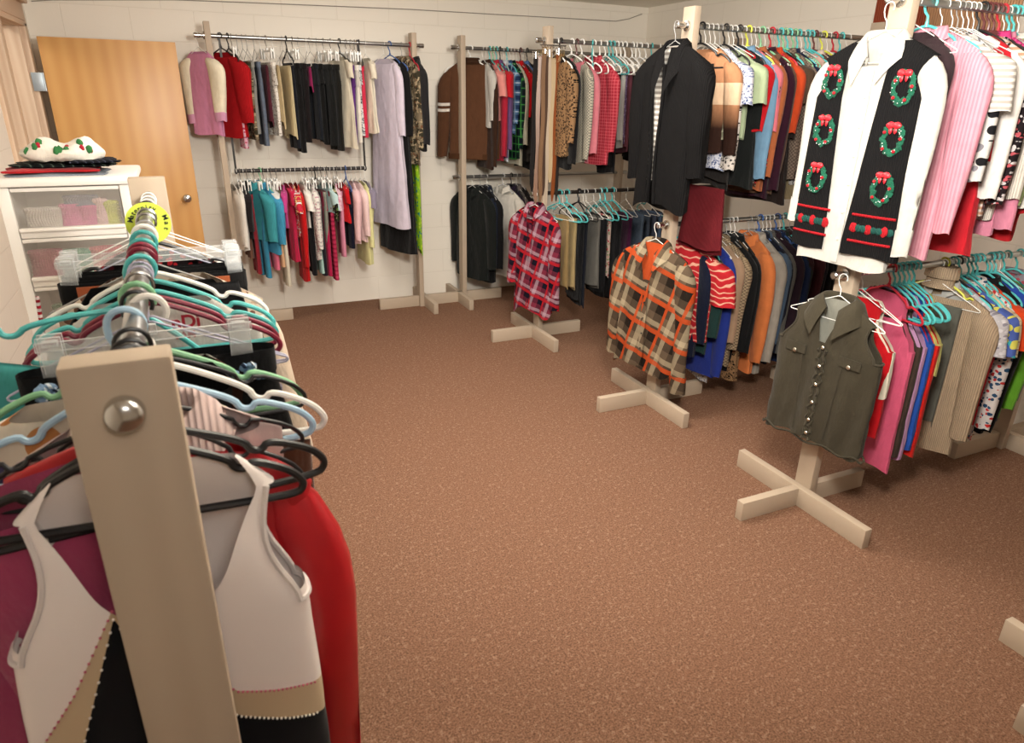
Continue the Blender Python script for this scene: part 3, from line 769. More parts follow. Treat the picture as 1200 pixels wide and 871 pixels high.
TAUPE = wood_mat('taupe_painted_lumber', '#aa9985', '#b3a28e', 1, .6)
TAUPEH = wood_mat('taupe_painted_lumber_flat', '#aa9985', '#b3a28e', 1, .6, axis=0)
STEEL = plain('galvanised_pipe', '#a4a4a2', .28, .95)
CHROME = plain('satin_chrome', '#c8c8c6', .22, 1)
BLKM = plain('dark_bar', '#241f1d', .45, .3)

# door leaf, swung open against the back wall
dr = thing('door', None, None, (-.735, 5.60, 0), math.radians(1)); dr.name = 'door_1'; dr['kind'] = 'structure'
MB().box(0, .79, -.022, .022, .012, 1.985, .002).build('door_leaf', OAK, dr)
kn = MB().lathe([(0, -.012), (.033, -.012), (.033, -.005), (.014, 0), (.012, .025), (.02, .034), (.028, .045), (.03, .055), (.026, .066), (.014, .072), (0, .073)], (0, 0, 0), 'y')
for v in range(len(kn.V)): kn.V[v] = (kn.V[v][0]+.715, -.022-kn.V[v][1], kn.V[v][2]+.965)
knb = kn.build('door_knob', CHROME, dr)
MB().box(.788, .792, -.012, .012, .93, 1.0).build('latch_plate', CHROME, dr)
HG = plain('hinge_plate', '#b8c4cc', .35, .6)
for z in (1.72, .95, .25):
    h = MB().box(-.075, -.012, -.012, -.004, z-.055, z+.055, .001); h.cyl((-.008, -.014, z-.055), (-.008, -.014, z+.055), .006, 10)
    for q in (-.035, 0, .035): h.cyl((-.05, -.013, z+q), (-.05, -.011, z+q), .005, 8)
    h.build('hinge', HG, dr)
# pine door frame and sidelight in the left wall
fr = thing('door_frame', None, None, (0, 0, 0)); fr.name = 'trim_1'; fr['kind'] = 'structure'
MB().box(XL-.13, XL+.015, 5.60, 5.67, 0, 2.06, .003).build('jamb', PINE, fr)
MB().box(XL-.10, XL-.02, 5.585, 5.60, 0, 2.04, .002).build('door_stop', PINE, fr)
MB().box(XL-.13, XL+.015, 4.78, 4.86, 0, 2.06, .003).build('jamb', PINE, fr)
MB().box(XL-.13, XL+.015, 4.52, 5.67, 2.04, 2.09, .003).build('head_jamb', PINEY, fr)
MB().box(XL-.005, XL+.02, 4.40, 5.62, 2.07, 2.17, .003).build('head_casing', PINEY, fr)
MB().box(XL+.0, XL+.05, 4.38, 5.64, 2.17, 2.20, .004).build('cornice_strip', PINEY, fr)
MB().box(XL-.005, XL+.02, 4.43, 4.52, 0, 2.07, .003).build('side_casing', PINE, fr)
wn = thing('window', None, None, (0, 0, 0)); wn.name = 'window_1'; wn['kind'] = 'structure'
MB().box(XL-.12, XL+.03, 4.52, 4.78, 1.28, 1.33, .003).build('window_sill', PINEY, wn)
MB().box(XL-.10, XL-.02, 4.52, 4.78, 0, 1.28, .001).build('lower_panel', PINE, wn)
MB().box(XL-.07, XL-.064, 4.52, 4.78, 1.33, 2.04).build('window_pane', clear_mat(), wn)

# baseless wall cable
cb = MB().tube([(-.85+.1, YB-.006, 2.20), (-.63, YB-.006, 2.215), (.1, YB-.006, 2.262), (.62, YB-.006, 2.276), (1.2, YB-.006, 2.29), (1.76, YB-.006, 2.303), (2.5, YB-.006, 2.31), (3.2, YB-.006, 2.318), (3.66, YB-.006, 2.322), (3.80, YB-.006, 2.35), (3.93, YB-.006, 2.395)], .0035, 6)
tag(cb.build('wall_cable', plain('cable_grey', '#8d857b', .6)), 'thin grey cable strung high across the back wall', 'cable')

# bamboo slat blind on the right wall, high up by the wreath vest rack
bl = thing('slat_blind', 'brown bamboo slat blind hung on right wall behind wreath vest rack', 'blind', (XR-.03, 2.2, 2.4))
BAM = wood_mat('bamboo_slats', '#9c6f4e', '#d2a67e', 1.2, .5)
BAM2 = plain('bamboo_dark', '#8c3c22', .5)
s_ = MB()
for i in range(36):
    yy = .29 + i*.0145
    s_.box(-.008, .004, yy, yy+.011, -1.0, -.02, .0015)
s_.build('slats', BAM, bl)
MB().box(-.012, .012, .27, 1.18, -.03, .01, .003).build('head_rail', PINE, bl)
s_ = MB()
for i in range(24): s_.box(-.008, .004, .815+i*.0145, .826+i*.0145, -1.0, -.02, .0015)
s_.build('red_brown_slats', BAM2, bl)

# ================================================================ RACKS
def rack(label, x0, y0, x1, zu, zl=None, skip=False, top=None, lower=None, lower_mat=None, foot=.37, hang=None):
    """post faces across the rail; rails run along x"""
    t = thing('garment_rack', label, 'clothing rack', (x0, y0, 0), 0, 'taupe wooden garment racks')
    L = x1-x0; top = top or zu+.085
    for k, px in enumerate((0, L)):
        s = 1 if k == 0 else -1
        MB().box(px-.019, px+.019, -.0445, .0445, .0, top, .003).build('post', TAUPE, t)
        fx = px - s*.038
        MB().box(fx-.019, fx+.019, -foot, foot, 0, .089, .003).build('foot', TAUPEH, t)
        a, b_ = sorted((fx-s*.019, fx-s*.34))
        if not (skip and k == 0): MB().box(a, b_, -.019, .019, 0, .089, .003).build('foot', TAUPEH, t)
        a, b_ = sorted((px+s*.019, px+s*.36)); MB().box(a, b_, -.019, .019, 0, .089, .003).build('foot', TAUPEH, t)
    def rail(z, a, b_, mat, caps):
        MB().cyl((a, 0, z), (b_, 0, z), RAILR, 16).build('rail', mat, t)
        if caps:
            for px, s in ((0, -1), (L, 1)):
                c = MB(); X = px + s*.019
                c.lathe([(.0, s*.068), (.012, s*.068), (.0165, s*.064), (.0165, s*.03), (.013, s*.028), (.013, s*.012), (.024, s*.010), (.024, 0), (0, 0)], (X, 0, z), 'x', 16)
                c.build('rail_cap', CHROME, t)
    rail(zu, -.03, L+.03, STEEL, True)
    if zl:
        if hang:
            a, b_ = hang; rail(zl, a-x0-.01, b_-x0+.01, BLKM, False)
            for hx in (a-x0, b_-x0):
                h = MB().box(hx-.007, hx+.007, -.004, .004, zl-.02, zu+.018); h.box(hx-.007, hx+.007, -.018, .018, zu+.0145, zu+.02)
                h.build('hanging_bar', BLKM, t)
        else: rail(zl, -.03, L+.03, lower_mat or STEEL, True)
    return t
rack('taupe wooden rack with kids clothes against back wall beside door', .26, 5.50, 1.685, 2.03, 1.15, foot=.30, hang=(.33, 1.27))
rack('taupe wooden rack with brown striped sweatshirt, in back corner', 2.075, 5.50, 3.60, 2.03, 1.06, foot=.30, skip=True)
rack('taupe wooden rack with belts and red plaid shirt on post', 2.26, 4.40, 3.85, 2.03, 1.06, lower_mat=BLKM)
rack('taupe wooden rack with black cardigan on post', 2.36, 3.06, 3.67, 2.03, 1.06)
rack('taupe wooden rack with wreath vest on post', 2.355, 1.88, 3.75, 2.03, 1.06)
rack('taupe wooden rack mostly outside picture, only foot ends at right edge', 2.36, .70, 3.75, 2.03, 1.06, foot=.26)

# ================================================================ GENERIC GARMENTS
NOUNS = ['nightgown', 'dress', 'sleepsuit', 'jacket', 'coat', 'cardigan', 'sweater', 'sweatshirt', 'shirt', 'blouse', 'tee', 'tunic', 'trousers', 'jeans',
         'leggings', 'shorts', 'skirt', 'robe', 'shawl', 'blazer', 'garment', 'top']
WH = {'BU': ('on upper rail of back wall rack', 'clothes on the upper rail of the back wall rack'), 'BL': ('on lower rail of back wall rack', 'kids clothes on the lower rail of the back wall rack'),
      '1U': ('on upper rail of corner rack', 'clothes on the upper rail of the corner rack'), '1L': ('on lower rail of corner rack', 'coats on the lower rail of the corner rack'),
      '2U': ('on upper rail of belt rack', 'clothes on the upper rail of the belt rack'), '2L': ('on lower rail of belt rack', 'trousers on the lower rail of the belt rack'),
      '3U': ('on upper rail of black cardigan rack', 'clothes on the upper rail of the black cardigan rack'), '3L': ('on lower rail of black cardigan rack', 'coats on the lower rail of the black cardigan rack'),
      '4U': ('on upper rail of wreath vest rack', 'clothes on the upper rail of the wreath vest rack'), '4L': ('on lower rail of wreath vest rack', 'tops on the lower rail of the wreath vest rack'),
      'LF': ('on the near left rack', 'clothes on the near left rack')}
LABELS = set(); OVER = []
def fit(label, n=16):
    w = label.split()
    while len(w) > n: w = w[:-1]
    return ' '.join(w)
def hdesc(d):
    d0_ = d.split(',')[0]
    return d0_
def noun(desc):
    head = desc
    for sp in (' beside ', ' behind ', ' under ', ' with ', ' nearest ', ' at ', ' near ', ' from '): head = head.split(sp)[0]
    head = head.split(',')[0]
    for w in reversed(head.split()):
        if w in NOUNS: return w
    return 'garment'
SPECIAL = {'pink kids jacket with cream sleeves': dict(sm='p:#f4ead0', cuff='p:#dca0c0', yaw=.42, sc=1.1, big=1.35),
           'red knit kids sweater': dict(yaw=.35, big=1.4), 'teal kids sweatshirt, larger and nearer': dict(yaw=.35, sc=1.2, big=1.3), 'sky blue kids sweatshirt': dict(yaw=.3, sc=1.2, big=1.3),
 'beige cable knit turtleneck sweater': dict(yaw=.02, sc=1.10), 'beige cable': {},
           'cream satin kids robe': dict(yaw=.2), 'pink ribbed long cardigan': dict(yaw=.15, sc=1.03), 'red paisley swirl blouse': dict(yaw=.1, sc=1.2, big=1.2), 'dark plum cardigan beside pink blouse': dict(sc=.72), 'grey green long top': dict(sc=.82),
           'long pale lavender nightgown': dict(yaw=.4), 'camouflage hunting jacket': dict(yaw=.35), 'long black dress behind lavender nightgown': dict(yaw=.3),
           'light grey long sleeved top': dict(sc=.85, yaw=.22), 'grey coat beside orange panelled one': dict(sc=1.02), 'dark navy sweater': dict(sc=.82), 'orange panelled coat beside grey coat': dict(sc=.98), 'tan to brown ombre blouse': dict(yaw=.15, sc=1.08), 'navy jacket beside white shirt': dict(sc=.85), 'black coat with teal shoulder piece': dict(yaw=.35), 'black coat beside navy jacket': dict(yaw=.3), 'white button shirt': dict(yaw=.45, sc=1.12), 'pale grey green blouse': dict(sc=.85), 'bright blue top': dict(sc=.85),
           'dusty pink button jacket': dict(yaw=.35), 'coral red gingham shirt': dict(yaw=.3)}
def sleeve_band(g, i0, i1, n=14, k=1.04):
    V = g[0].reshape(-1, n, 3)[i0:i1+1].copy(); c = V.mean(1, keepdims=True); V[:, :, :2] = c[:, :, :2] + (V-c)[:, :, :2]*k
    m_ = V.shape[0]; Fc = [(i*n+q, i*n+(q+1) % n, (i+1)*n+(q+1) % n, (i+1)*n+q) for i in range(m_-1) for q in range(n)]
    V = V.reshape(-1, 3); return V, Fc, V[:, [0, 2]]
def garment(kind, matspec, L, desc, where, loc, rz, seed, group=None, label=None, **kw):
    rng = np.random.default_rng(seed)
    nn = noun(desc); kids = kind.startswith('k')
    nm = {'top': 'long_sleeved_top' if kind in ('top', 'coat', 'kid') else 'top', 'garment': 'garment'}.get(nn, nn)
    if kind == 'fold' and nn in ('trousers',): nm = 'folded_trousers'
    lab = label or fit(desc.replace(',', '') + ' ' + where)
    if len((desc+' '+where).split())>16: OVER.append(lab)
    assert lab not in LABELS, lab
    LABELS.add(lab)
    t = thing(nm, lab, nn if nn != 'garment' else 'clothing', loc, rz, group)
    M = fabric(matspec)
    sp_ = SPECIAL.get(desc, {})
    def P(name, g, mat=None): 
        o = mesh(name, g[0], g[1], mat or M, t, g[2]); return o
    s = (.74 if kind in ('kid', 'ktee', 'kdress', 'kclip') else 1)*sp_.get('sc', 1); big = sp_.get('big', 1)
    def seg(spec):  # base colour for collar / cuffs
        return M
    if kind in ('top', 'coat', 'kid', 'tee', 'ktee'):
        W = .205*s if kind != 'coat' else .215*s
        T = {'top': .024, 'coat': .032, 'kid': .026, 'tee': .020, 'ktee': .016}[kind]
        nw = rng.uniform(.058, .075)*s
        P('body', body(rng, L, W*rng.uniform(.92, 1.0), T, nw, .07*s, nd=rng.uniform(.02, .06)*s, fold=rng.uniform(.006, .012), flare=rng.uniform(0, .02)))
        ln = (L*rng.uniform(.72, .88) if kind in ('top', 'coat', 'kid') else .20*s)
        if kind == 'tee': ln = min(ln, .24)
        r0 = {'top': .062, 'coat': .070, 'kid': .058, 'tee': .072, 'ktee': .056}[kind]
        r0 *= big
        r1 = {'top': .036, 'coat': .046, 'kid': .038, 'tee': .066, 'ktee': .052}[kind]; r1 *= big
        sp = rng.uniform(.0, .03)*s if kind not in ('tee', 'ktee') else rng.uniform(.03, .05)*s
        for sd in (-1, 1):
            g = sleeve(rng, sd, ln*rng.uniform(.95, 1.03), W, .07*s, r0, r1, sp, flat=.5, fwd=rng.uniform(-.012, .012))
            so = P('sleeve', g, fabric(sp_['sm']) if 'sm' in sp_ else None)
            if 'cuff' in sp_ or (kind in ('top', 'kid') and seed % 2 == 0):
                cg = sleeve_band(g, 13, 15, k=1.05); co = mesh('cuff', cg[0], cg[1], fabric(sp_['cuff']) if 'cuff' in sp_ else M, so, cg[2])
        if kind == 'coat' or 'shirt' in desc or (kind == 'top' and rng.random() < .35):
            P('collar', collar(nw, .022, .05 if kind == 'coat' else .035, .3, .026, spread=.022))
        elif 'turtleneck' in desc: P('turtleneck', turtleneck())
    elif kind in ('dress', 'kdress'):
        W = .17*s; P('body', body(rng, L, W, .028*s+.004, .06*s, .05*s, flare=.09*s, nd=.05*s, fold=.014, nz=34))
        if kind == 'dress':
            for sd in (-1, 1): P('sleeve', sleeve(rng, sd, .5*min(1, L), W, .05, .055, .045, .02))
        else:
            for sd in (-1, 1): P('sleeve', sleeve(rng, sd, .12, W, .05*s, .045, .04, .02))
    elif kind == 'tank':
        P('body', body(rng, L, .20, .022, .085, .045, flare=.015, nd=.11, fold=.009, sleeveless=True, strap=.125))
    elif kind == 'fold':
        w = rng.uniform(.10, .14)
        P('folded_cloth', slab(rng, NECKZ*0-.082, L-.08, w=w, T=.017, flare=rng.uniform(0, .03), split=.05))
    elif kind in ('clip', 'kclip'):
        w = .17*(1 if kind == 'clip' else .72)
        top = -.07
        P('trouser_legs', trousers(rng, top, L+top, w=w, T=.018, rise=.18*s, fold=.008))
        P('waistband', band(w*.97, .02, top+.004, top-.032))
    return t
def place_rail(code, Y, Z, rows):
    where, grp = WH[code]
    n = len(rows)
    for i, (x, kind, mat, L, desc, hg) in enumerate(rows):
        seed = sum(map(ord, code))*100+i
        rn = random.Random(seed)
        s = .74 if kind in ('kid', 'ktee', 'kdress', 'kclip') else 1
        yw = rn.gauss(0, .09)
        if code in ('BU', 'BL'): yw += .08
        yw += SPECIAL.get(desc, {}).get('yaw', 0)
        dy = rn.uniform(-.012, .012)
        rz = -PI/2 + yw
        z = Z
        garment(kind, mat, L, desc, where, (x, Y+dy*.0, z+NECKZ-.012), rz, seed, grp)
        cn = HC[hg][1]
        hcode = hg
        if kind in ('kclip', 'clip') and hg in ('wh', 'cl'): hcode = 'wc'
        hl = (f"{HC[hcode][1]} {'wire' if HC[hcode][2]=='wire' else HC[hcode][2]} hanger holding {hdesc(desc)}") 
        wsh = where.replace('on ', '').replace(' of', '').replace('back wall', 'back').replace('black cardigan', 'cardigan').replace('wreath vest', 'vest')
        lab = hl + ', ' + wsh
        if len(lab.split()) > 16: lab = lab.replace(' wire hanger', ' hanger').replace(' plastic hanger', ' hanger').replace(' clip hanger', ' hanger')
        if len(lab.split()) > 16: lab = lab.replace(' kids', '')
        if len(lab.split()) > 16: OVER.append(lab)
        if lab in LABELS: print('DUP', lab)
        LABELS.add(lab)
        hanger(hcode, lab, (x, Y, z), rz, s, 'hangers ' + where)
for R_ in RAILS: place_rail(*R_)
# ================================================================ FEATURED OUTFITS ON THE POSTS
def T_(name, label, cat, loc, rz, group=None, tilt=0):
    assert label not in LABELS, label
    LABELS.add(label)
    t = thing(name, label, cat, loc, rz, group)
    if tilt: t.rotation_euler[1] = tilt
    return t
def M_(name, g, mat, parent):
    return mesh(name, g[0], g[1], fabric(mat) if isinstance(mat, str) else mat, parent, g[2])
def buttons(parent, pts, r=.006, mat=None, name='button'):
    for p in pts:
        b = MB().lathe([(0, -.004), (r*.7, -.004), (r, -.002), (r, .001), (0, .001)], p, 'y', 12)
        b.build(name, mat or plain('pearl_button', '#e4dccb', .3), parent)
def patch(name, x0, x1, z0, z1, y, mat, parent, dx=0, th=.003):
    b = MB(); N = 10; 
    V = []; Fc = []
    for i in range(N+1):
        for (x, off) in ((x0, 0), (x0, -th), (x1, -th), (x1, 0)):
            f = i/N; V.append((x+dx*f, y+off, z0+(z1-z0)*f))
    for i in range(N):
        for k in range(4): Fc.append((i*4+k, i*4+(k+1) % 4, (i+1)*4+(k+1) % 4, (i+1)*4+k))
    Fc += [(0, 1, 2, 3), tuple(N*4+k for k in (3, 2, 1, 0))]
    b.add(V, Fc); return b.build(name, mat, parent)
rg = np.random.default_rng

# --- Christmas wreath vest over a white shirt
loc = (2.262, 1.86, 2.0); rz = -PI/2 + .10
gl = (loc[0], loc[1], loc[2]+NECKZ-.01)
hanger('wh', 'white wire hanger on post bolt holding the white shirt and wreath vest', loc, rz)
WS = 'p:#c6c2ba'
sh = T_('shirt', 'white long sleeved collared shirt under the black wreath vest', 'shirt', gl, rz)
r_ = rg(11)
M_('body', body(r_, .80, .200, .034, .06, .07, nd=.10, fold=.014), WS, sh)
for sd, ln in ((-1, .60), (1, .66)):
    g = sleeve(r_, sd, ln, .212, .07, .052, .036, .012, flat=.62, fold=.010)
    so = M_('sleeve', g, WS, sh); c = sleeve_band(g, 13, 15, k=1.1); mesh('cuff', c[0], c[1], fabric(WS), so, c[2])
M_('collar', collar(.062, .03, .06, .42, .034, spread=.045, nd=.10, point=.03), WS, sh)
patch('placket', -.014, .014, -.11, -.79, -.0365, fabric(WS), sh)
buttons(sh, [(0, -.041, z) for z in (-.2, -.3, -.4, -.5, -.6, -.7)], .005)
patch('neck_label', -.018, .018, -.03, -.055, .018, plain('label_cloth', '#c8c4bc', .8), sh)
VK = 'kn:#17171a'
vs = T_('knit_vest', 'black knit vest with green wreaths and red trim over white shirt', 'vest', gl, rz)
r_ = rg(12); TV = .046
op = (lambda d: .078-.052*min(1, d/.7), lambda d: -.004)
M_('body', body(r_, .75, .222, TV, .062, .07, nd=.02, fold=.003, sleeveless=True, strap=.212, armin=.038, opening=op, nphi=96, nz=44), VK, vs)
GRN = fabric('p:#1c5a44'); REDB = plain('red_ribbon', '#c0202c', .45); BER = plain('red_berry', '#a81c28', .3); WHB = plain('white_bead', '#e8e8e8', .25)
rr = random.Random(5)
def ysurf(x, T=TV, W=.222):
    cs = min(1, (abs(x)/W))**(1/.75); return -T*(1-cs*cs)**.3
def wreath(x, z, sx=1):
    y = ysurf(x) - .004
    w = MB(); N = 34
    for i in range(N):
        a = 2*PI*i/N; q = rr.uniform(.9, 1.12)
        w.ball((x+.033*q*math.cos(a), y-.002, z+.045*q*math.sin(a)), rr.uniform(.009, .013), 1, (1, .5, 1), .25, rr)
    wo = w.build('wreath_applique', GRN, vs)
    bw = MB()
    for s in (-1, 1): bw.ball((x+s*.012, y-.010, z+.047), .014, 2, (1.1, .5, .8), .12, rr)
    bw.ball((x, y-.014, z+.046), .007, 1)
    for s in (-1, 1): bw.ball((x+s*.009, y-.009, z+.030), .009, 1, (.7, .5, 1.4), .1, rr)
    bw.build('bow', REDB, wo)
    for a in (.1, 2.6, 3.9, 5.3):
        MB().ball((x+.033*math.cos(a), y-.010, z+.045*math.sin(a)), .0065, 1).build('berry', BER, wo)
    b = MB()
    for i in range(16):
        a = rr.uniform(0, 6.28); b.ball((x+.033*math.cos(a)+rr.uniform(-.006, .006), y-.010, z+.045*math.sin(a)+rr.uniform(-.006, .006)), .0018, 1)
    b.build('beads', WHB, wo)
for z in (-.15, -.32, -.49): wreath(-.135, z)
for z in (-.17, -.335, -.50): wreath(.138, z)
REDK = fabric('kn:#b01c26'); GRK = fabric('kn:#1f4f48')
for sd in (-1, 1):
    a, b_ = (.048, .205)
    for z in (-.60, -.695):
        q = MB(); q.tube([(sd*x, ysurf(x)-.003, z) for x in np.linspace(a, b_, 9)], .005, 6); q.build('red_stripe', REDK, vs)
    for i, x in enumerate(np.linspace(a+.012, b_-.01, 8)):
        MB().ball((sd*x, ysurf(x)-.002, -.648), .015, 2, (1.05, .35, 1.25 if i % 3 == 0 else .9), .10, rr).build('green_knit_motif' if i % 3 else 'red_knit_motif', GRK if i % 3 else REDK, vs)

# --- olive sleeveless denim jacket below it
loc = (2.275, 1.835, 1.06); rz = -PI/2+.16
gl = (loc[0], loc[1], loc[2]+NECKZ-.012)
hanger('wh', 'white wire hanger on lower post bolt holding the olive denim vest', loc, rz)
OD = 'p:#433d30'; ODm = fabric(OD); SN = plain('silver_snap', '#c8c2b0', .25, .9)
dv = T_('denim_vest', 'olive sleeveless denim jacket with frayed hem hung on front post', 'vest', gl, rz)
r_ = rg(21); opd = (lambda d: .055*max(0, 1-d/.17), lambda d: 0)
g = body(r_, .615, .222, .038, .065, .07, nd=.03, fold=.017, sleeveless=True, strap=.17, opening=opd, nphi=88, nz=40, hemwave=.016); M_('body', g, OD, dv)
for q in armhole_tubes(g[0], 88, .6, .07, .005): q.build('armhole_edge', ODm, dv)
M_('collar', collar(.066, .03, .075, .38, .034, spread=.06, nd=.06, point=.03), OD, dv)
M_('lining', body(rg(22), .26, .135, .012, .055, .06, nd=.0, fold=.001), 'p:#84847a', dv).location.y = .012
patch('neck_label', -.022, .022, -.035, -.075, .012, plain('label_cloth', '#c8c4bc', .8), dv)
fr_ = MB()
for k in (-1, 1):
    pts = [(k*.012+.006*math.sin(i*1.9+k), -.046-.004*math.cos(i*2.3), -.20-i*.0135) for i in range(31)]
    fr_.tube(pts, .006, 6)
fr_.build('frayed_placket', ODm, dv)
for s in (-1, 1):
    f = patch('pocket_flap', s*.075, s*.165, -.205, -.245, -.042, ODm, dv); buttons(f, [(s*.12, -.049, -.238)], .0085, SN, 'snap')
    patch('seam_strip', s*.085, s*.092, -.25, -.58, -.041, ODm, dv, dx=-s*.02, th=.002)
buttons(dv, [(.004, -.055, z) for z in (-.19, -.27, -.35, -.43, -.51, -.57)], .0075, SN, 'snap')
hm = MB(); 
for sd in (1, -1):
    hm.tube([(.236*math.cos(a), -sd*.040*math.sin(a)**.6 if math.sin(a) > 0 else 0, -.612-.008*math.sin(a*9)) for a in np.linspace(.05, PI-.05, 40)], .005, 5)
hm.build('frayed_hem', ODm, dv)

# --- black cardigan with striped top inside
loc = (2.268, 3.05, 2.03); rz = -PI/2+.06
gl = (loc[0], loc[1], loc[2]+NECKZ-.005)
hanger('gr', 'grey wire hanger on post bolt holding black cardigan and striped tank', loc, rz)
st = T_('striped_tank', 'white and grey striped top inside the hanging black cardigan', 'top', gl, rz)
M_('body', body(rg(31), .66, .18, .028, .07, .07, nd=.16, fold=.006, sleeveless=True, strap=.12), 'hs:#e4dfd6,#9c948c,.026', st)
cd = T_('cardigan', 'black open front cardigan hung on post facing the aisle', 'cardigan', gl, rz)
BK = 'kn:#151416'; r_ = rg(32)
M_('body', body(r_, .79, .205, .044, .06, .07, nd=.02, fold=.010, flare=.015, opening=(lambda d: .03+.012*math.sin(d*8), lambda d: -.045+.03*d), nphi=88, nz=36, hemwave=.02), BK, cd)
for sd, ln in ((-1, .60), (1, .55)): M_('sleeve', sleeve(r_, sd, ln, .215, .07, .075, .05, .03, flat=.65, fold=.012), BK, cd)
M_('shawl_collar', collar(.06, .03, .10, .30, .042, spread=.05, nd=.14, point=.05), BK, cd)
for sd in (-1, 1):
    q = MB(); q.tube([(-.045+.03*d+sd*(.032+.012*math.sin(d*8)), -.047, -d) for d in np.linspace(.10, .77, 22)], .009, 6, flat=1.6); q.build('front_edge', fabric(BK), cd)

# --- orange plaid shirt
loc = (2.268, 3.05, 1.06); rz = -PI/2+.30
gl = (loc[0], loc[1], loc[2]+NECKZ-.015)
hanger('wh', 'white wire hanger on lower post bolt holding the orange plaid shirt', loc, rz)
OP = 'bigpl:#5e4e3e,#c8b898,#2c231c,#b8481c,.17'
op_ = T_('plaid_shirt', 'brown and orange plaid long sleeved shirt hung on post', 'shirt', gl, rz)
r_ = rg(41)
M_('body', body(r_, .73, .215, .040, .065, .075, nd=.04, fold=.014, flare=.02, opening=(lambda d: .05*max(0, 1-d/.2), lambda d: .0), nphi=80, nz=34, hemwave=.02), OP, op_)
for sd, ln in ((-1, .63), (1, .74)):
    g = sleeve(r_, sd, ln, .215, .075, .066, .042, .03, flat=.6, fold=.010); so = M_('sleeve', g, OP, op_)
    c = sleeve_band(g, 13, 15, k=1.1); mesh('cuff', c[0], c[1], fabric(OP), so, c[2])
M_('collar', collar(.066, .03, .07, .40, .036, spread=.05, nd=.08, point=.03), OP, op_)
M_('lining', body(rg(42), .22, .17, .026, .06, .07, nd=.0, fold=.002), 'p:#b4481c', op_)
patch('placket', -.016, .016, -.20, -.71, -.047, fabric(OP), op_)
buttons(op_, [(0, -.052, z) for z in (-.24, -.33, -.42, -.51, -.60)], .005, plain('dark_button', '#2c2420', .4))

# --- red plaid shirt on the belt rack post
loc = (2.195, 4.38, 1.06); rz = -PI/2+.42
gl = (loc[0], loc[1], loc[2]+NECKZ+.0)
hanger('wh', 'white wire hanger on post bolt holding the red plaid shirt', loc, rz)
RP = 'bigpl:#7c2c40,#ccb8c4,#1f182c,#b41c26,.13'
rp = T_('plaid_shirt', 'red purple and white plaid shirt hung on post above rack foot', 'shirt', gl, rz)
r_ = rg(51)
M_('body', body(r_, .78, .172, .036, .06, .07, nd=.05, fold=.016, flare=.02, hemwave=.03, nphi=60, opening=(lambda d: .035*max(0, 1-d/.25), lambda d: 0)), RP, rp)
for sd, ln in ((-1, .52), (1, .66)):
    g = sleeve(r_, sd, ln, .182, .07, .055, .04, .02, flat=.6, fold=.010); so = M_('sleeve', g, RP, rp)
    c = sleeve_band(g, 13, 15, k=1.1); mesh('cuff', c[0], c[1], fabric(RP), so, c[2])
M_('collar', collar(.062, .025, .05, .36, .034, spread=.035, nd=.05), RP, rp)
patch('placket', -.014, .014, -.12, -.74, -.043, fabric(RP), rp)

# --- brown sweatshirt with white sleeve stripes on the corner rack
loc = (2.15, 5.50, 2.03); rz = -PI/2+.95
gl = (loc[0], loc[1], loc[2]+NECKZ-.01)
hanger('wp', 'white plastic hanger holding the brown striped sweatshirt, corner rack', loc, rz)
BR = 'p:#5a3a26'
bs = T_('sweatshirt', 'brown crew neck sweatshirt with two white stripes on each sleeve', 'sweatshirt', gl, rz)
r_ = rg(61)
M_('body', body(r_, .74, .185, .045, .07, .075, nd=.035, fold=.012), BR, bs)
M_('waistband', band(.188, .047, -.70, -.745, e=.75), 'kn:#54351f', bs)
M_('neckband', turtleneck(.066, .012, .032), 'kn:#4c3222', bs)
for sd in (-1, 1):
    g = sleeve(r_, sd, .66, .195, .075, .072, .045, .05, flat=.65, fold=.008, nz=30); so = M_('sleeve', g, BR, bs)
    for i0 in (10, 12):
        c = sleeve_band(g, i0, i0+1, k=1.05); mesh('white_stripe', c[0], c[1], fabric('p:#e4dcd0'), so, c[2])

# --- belts on the belt rack post
BCOL = [('#3a2a22', 'dark brown'), ('#6a4a34', 'mid brown'), ('#1c1a1a', 'black'), ('#6c5038', 'tan'), ('#4c3a30', 'chocolate'), ('#a08c6c', 'khaki'), ('#7c4220', 'chestnut'), ('#262220', 'soft black'), ('#744a2a', 'cognac')]
BX = [2.215, 2.195, 2.175, 2.2, 2.225, 2.29, 2.31, 2.33, 2.345]
BY = [4.32, 4.34, 4.37, 4.29, 4.30, 4.32, 4.31, 4.29, 4.33]
for i, (c, nme) in enumerate(BCOL):
    t = T_('belt', f'{nme} leather belt dangling in the bunch on the belt rack post', 'belt', (BX[i], BY[i]+.03, 1.98-.012*(i % 3)), rr.uniform(-.5, .5), 'belts hanging on the rack post')
    w = rr.uniform(.012, .018); ln = rr.uniform(.78, .98); b = MB()
    V = []; Fc = []; N = 16
    for k in range(N+1):
        z = -.03-ln*k/N; x = .004*math.sin(k*.7+i); e = w if k < N else w*.3
        V += [(x-e, -.0015, z), (x+e, -.0015, z), (x+e, .0015, z), (x-e, .0015, z)]
    for k in range(N):
        for q in range(4): Fc.append((k*4+q, k*4+(q+1) % 4, (k+1)*4+(q+1) % 4, (k+1)*4+q))
    Fc.append((0, 1, 2, 3)); Fc.append(tuple(N*4+k for k in (3, 2, 1, 0)))
    b.add(V, Fc); b.build('strap', plain('leather_'+nme.replace(' ', '_'), c, .4), t)
    q = MB(); q.tube([(-w*1.2, 0, -.035), (w*1.2, 0, -.035), (w*1.2, 0, .005), (-w*1.2, 0, .005)], .0025, 6, closed=True); q.tube([(0, -.003, -.035), (0, -.003, .006)], .0018, 6)
    q.build('buckle', plain('brass_buckle', '#b09868', .3, 1) if i % 2 else CHROME, t)
hk = T_('belt_hook', 'wide chrome belt hanger with hooks at the belt rack post', 'hanger', (2.27, 4.33, 2.0), 0)
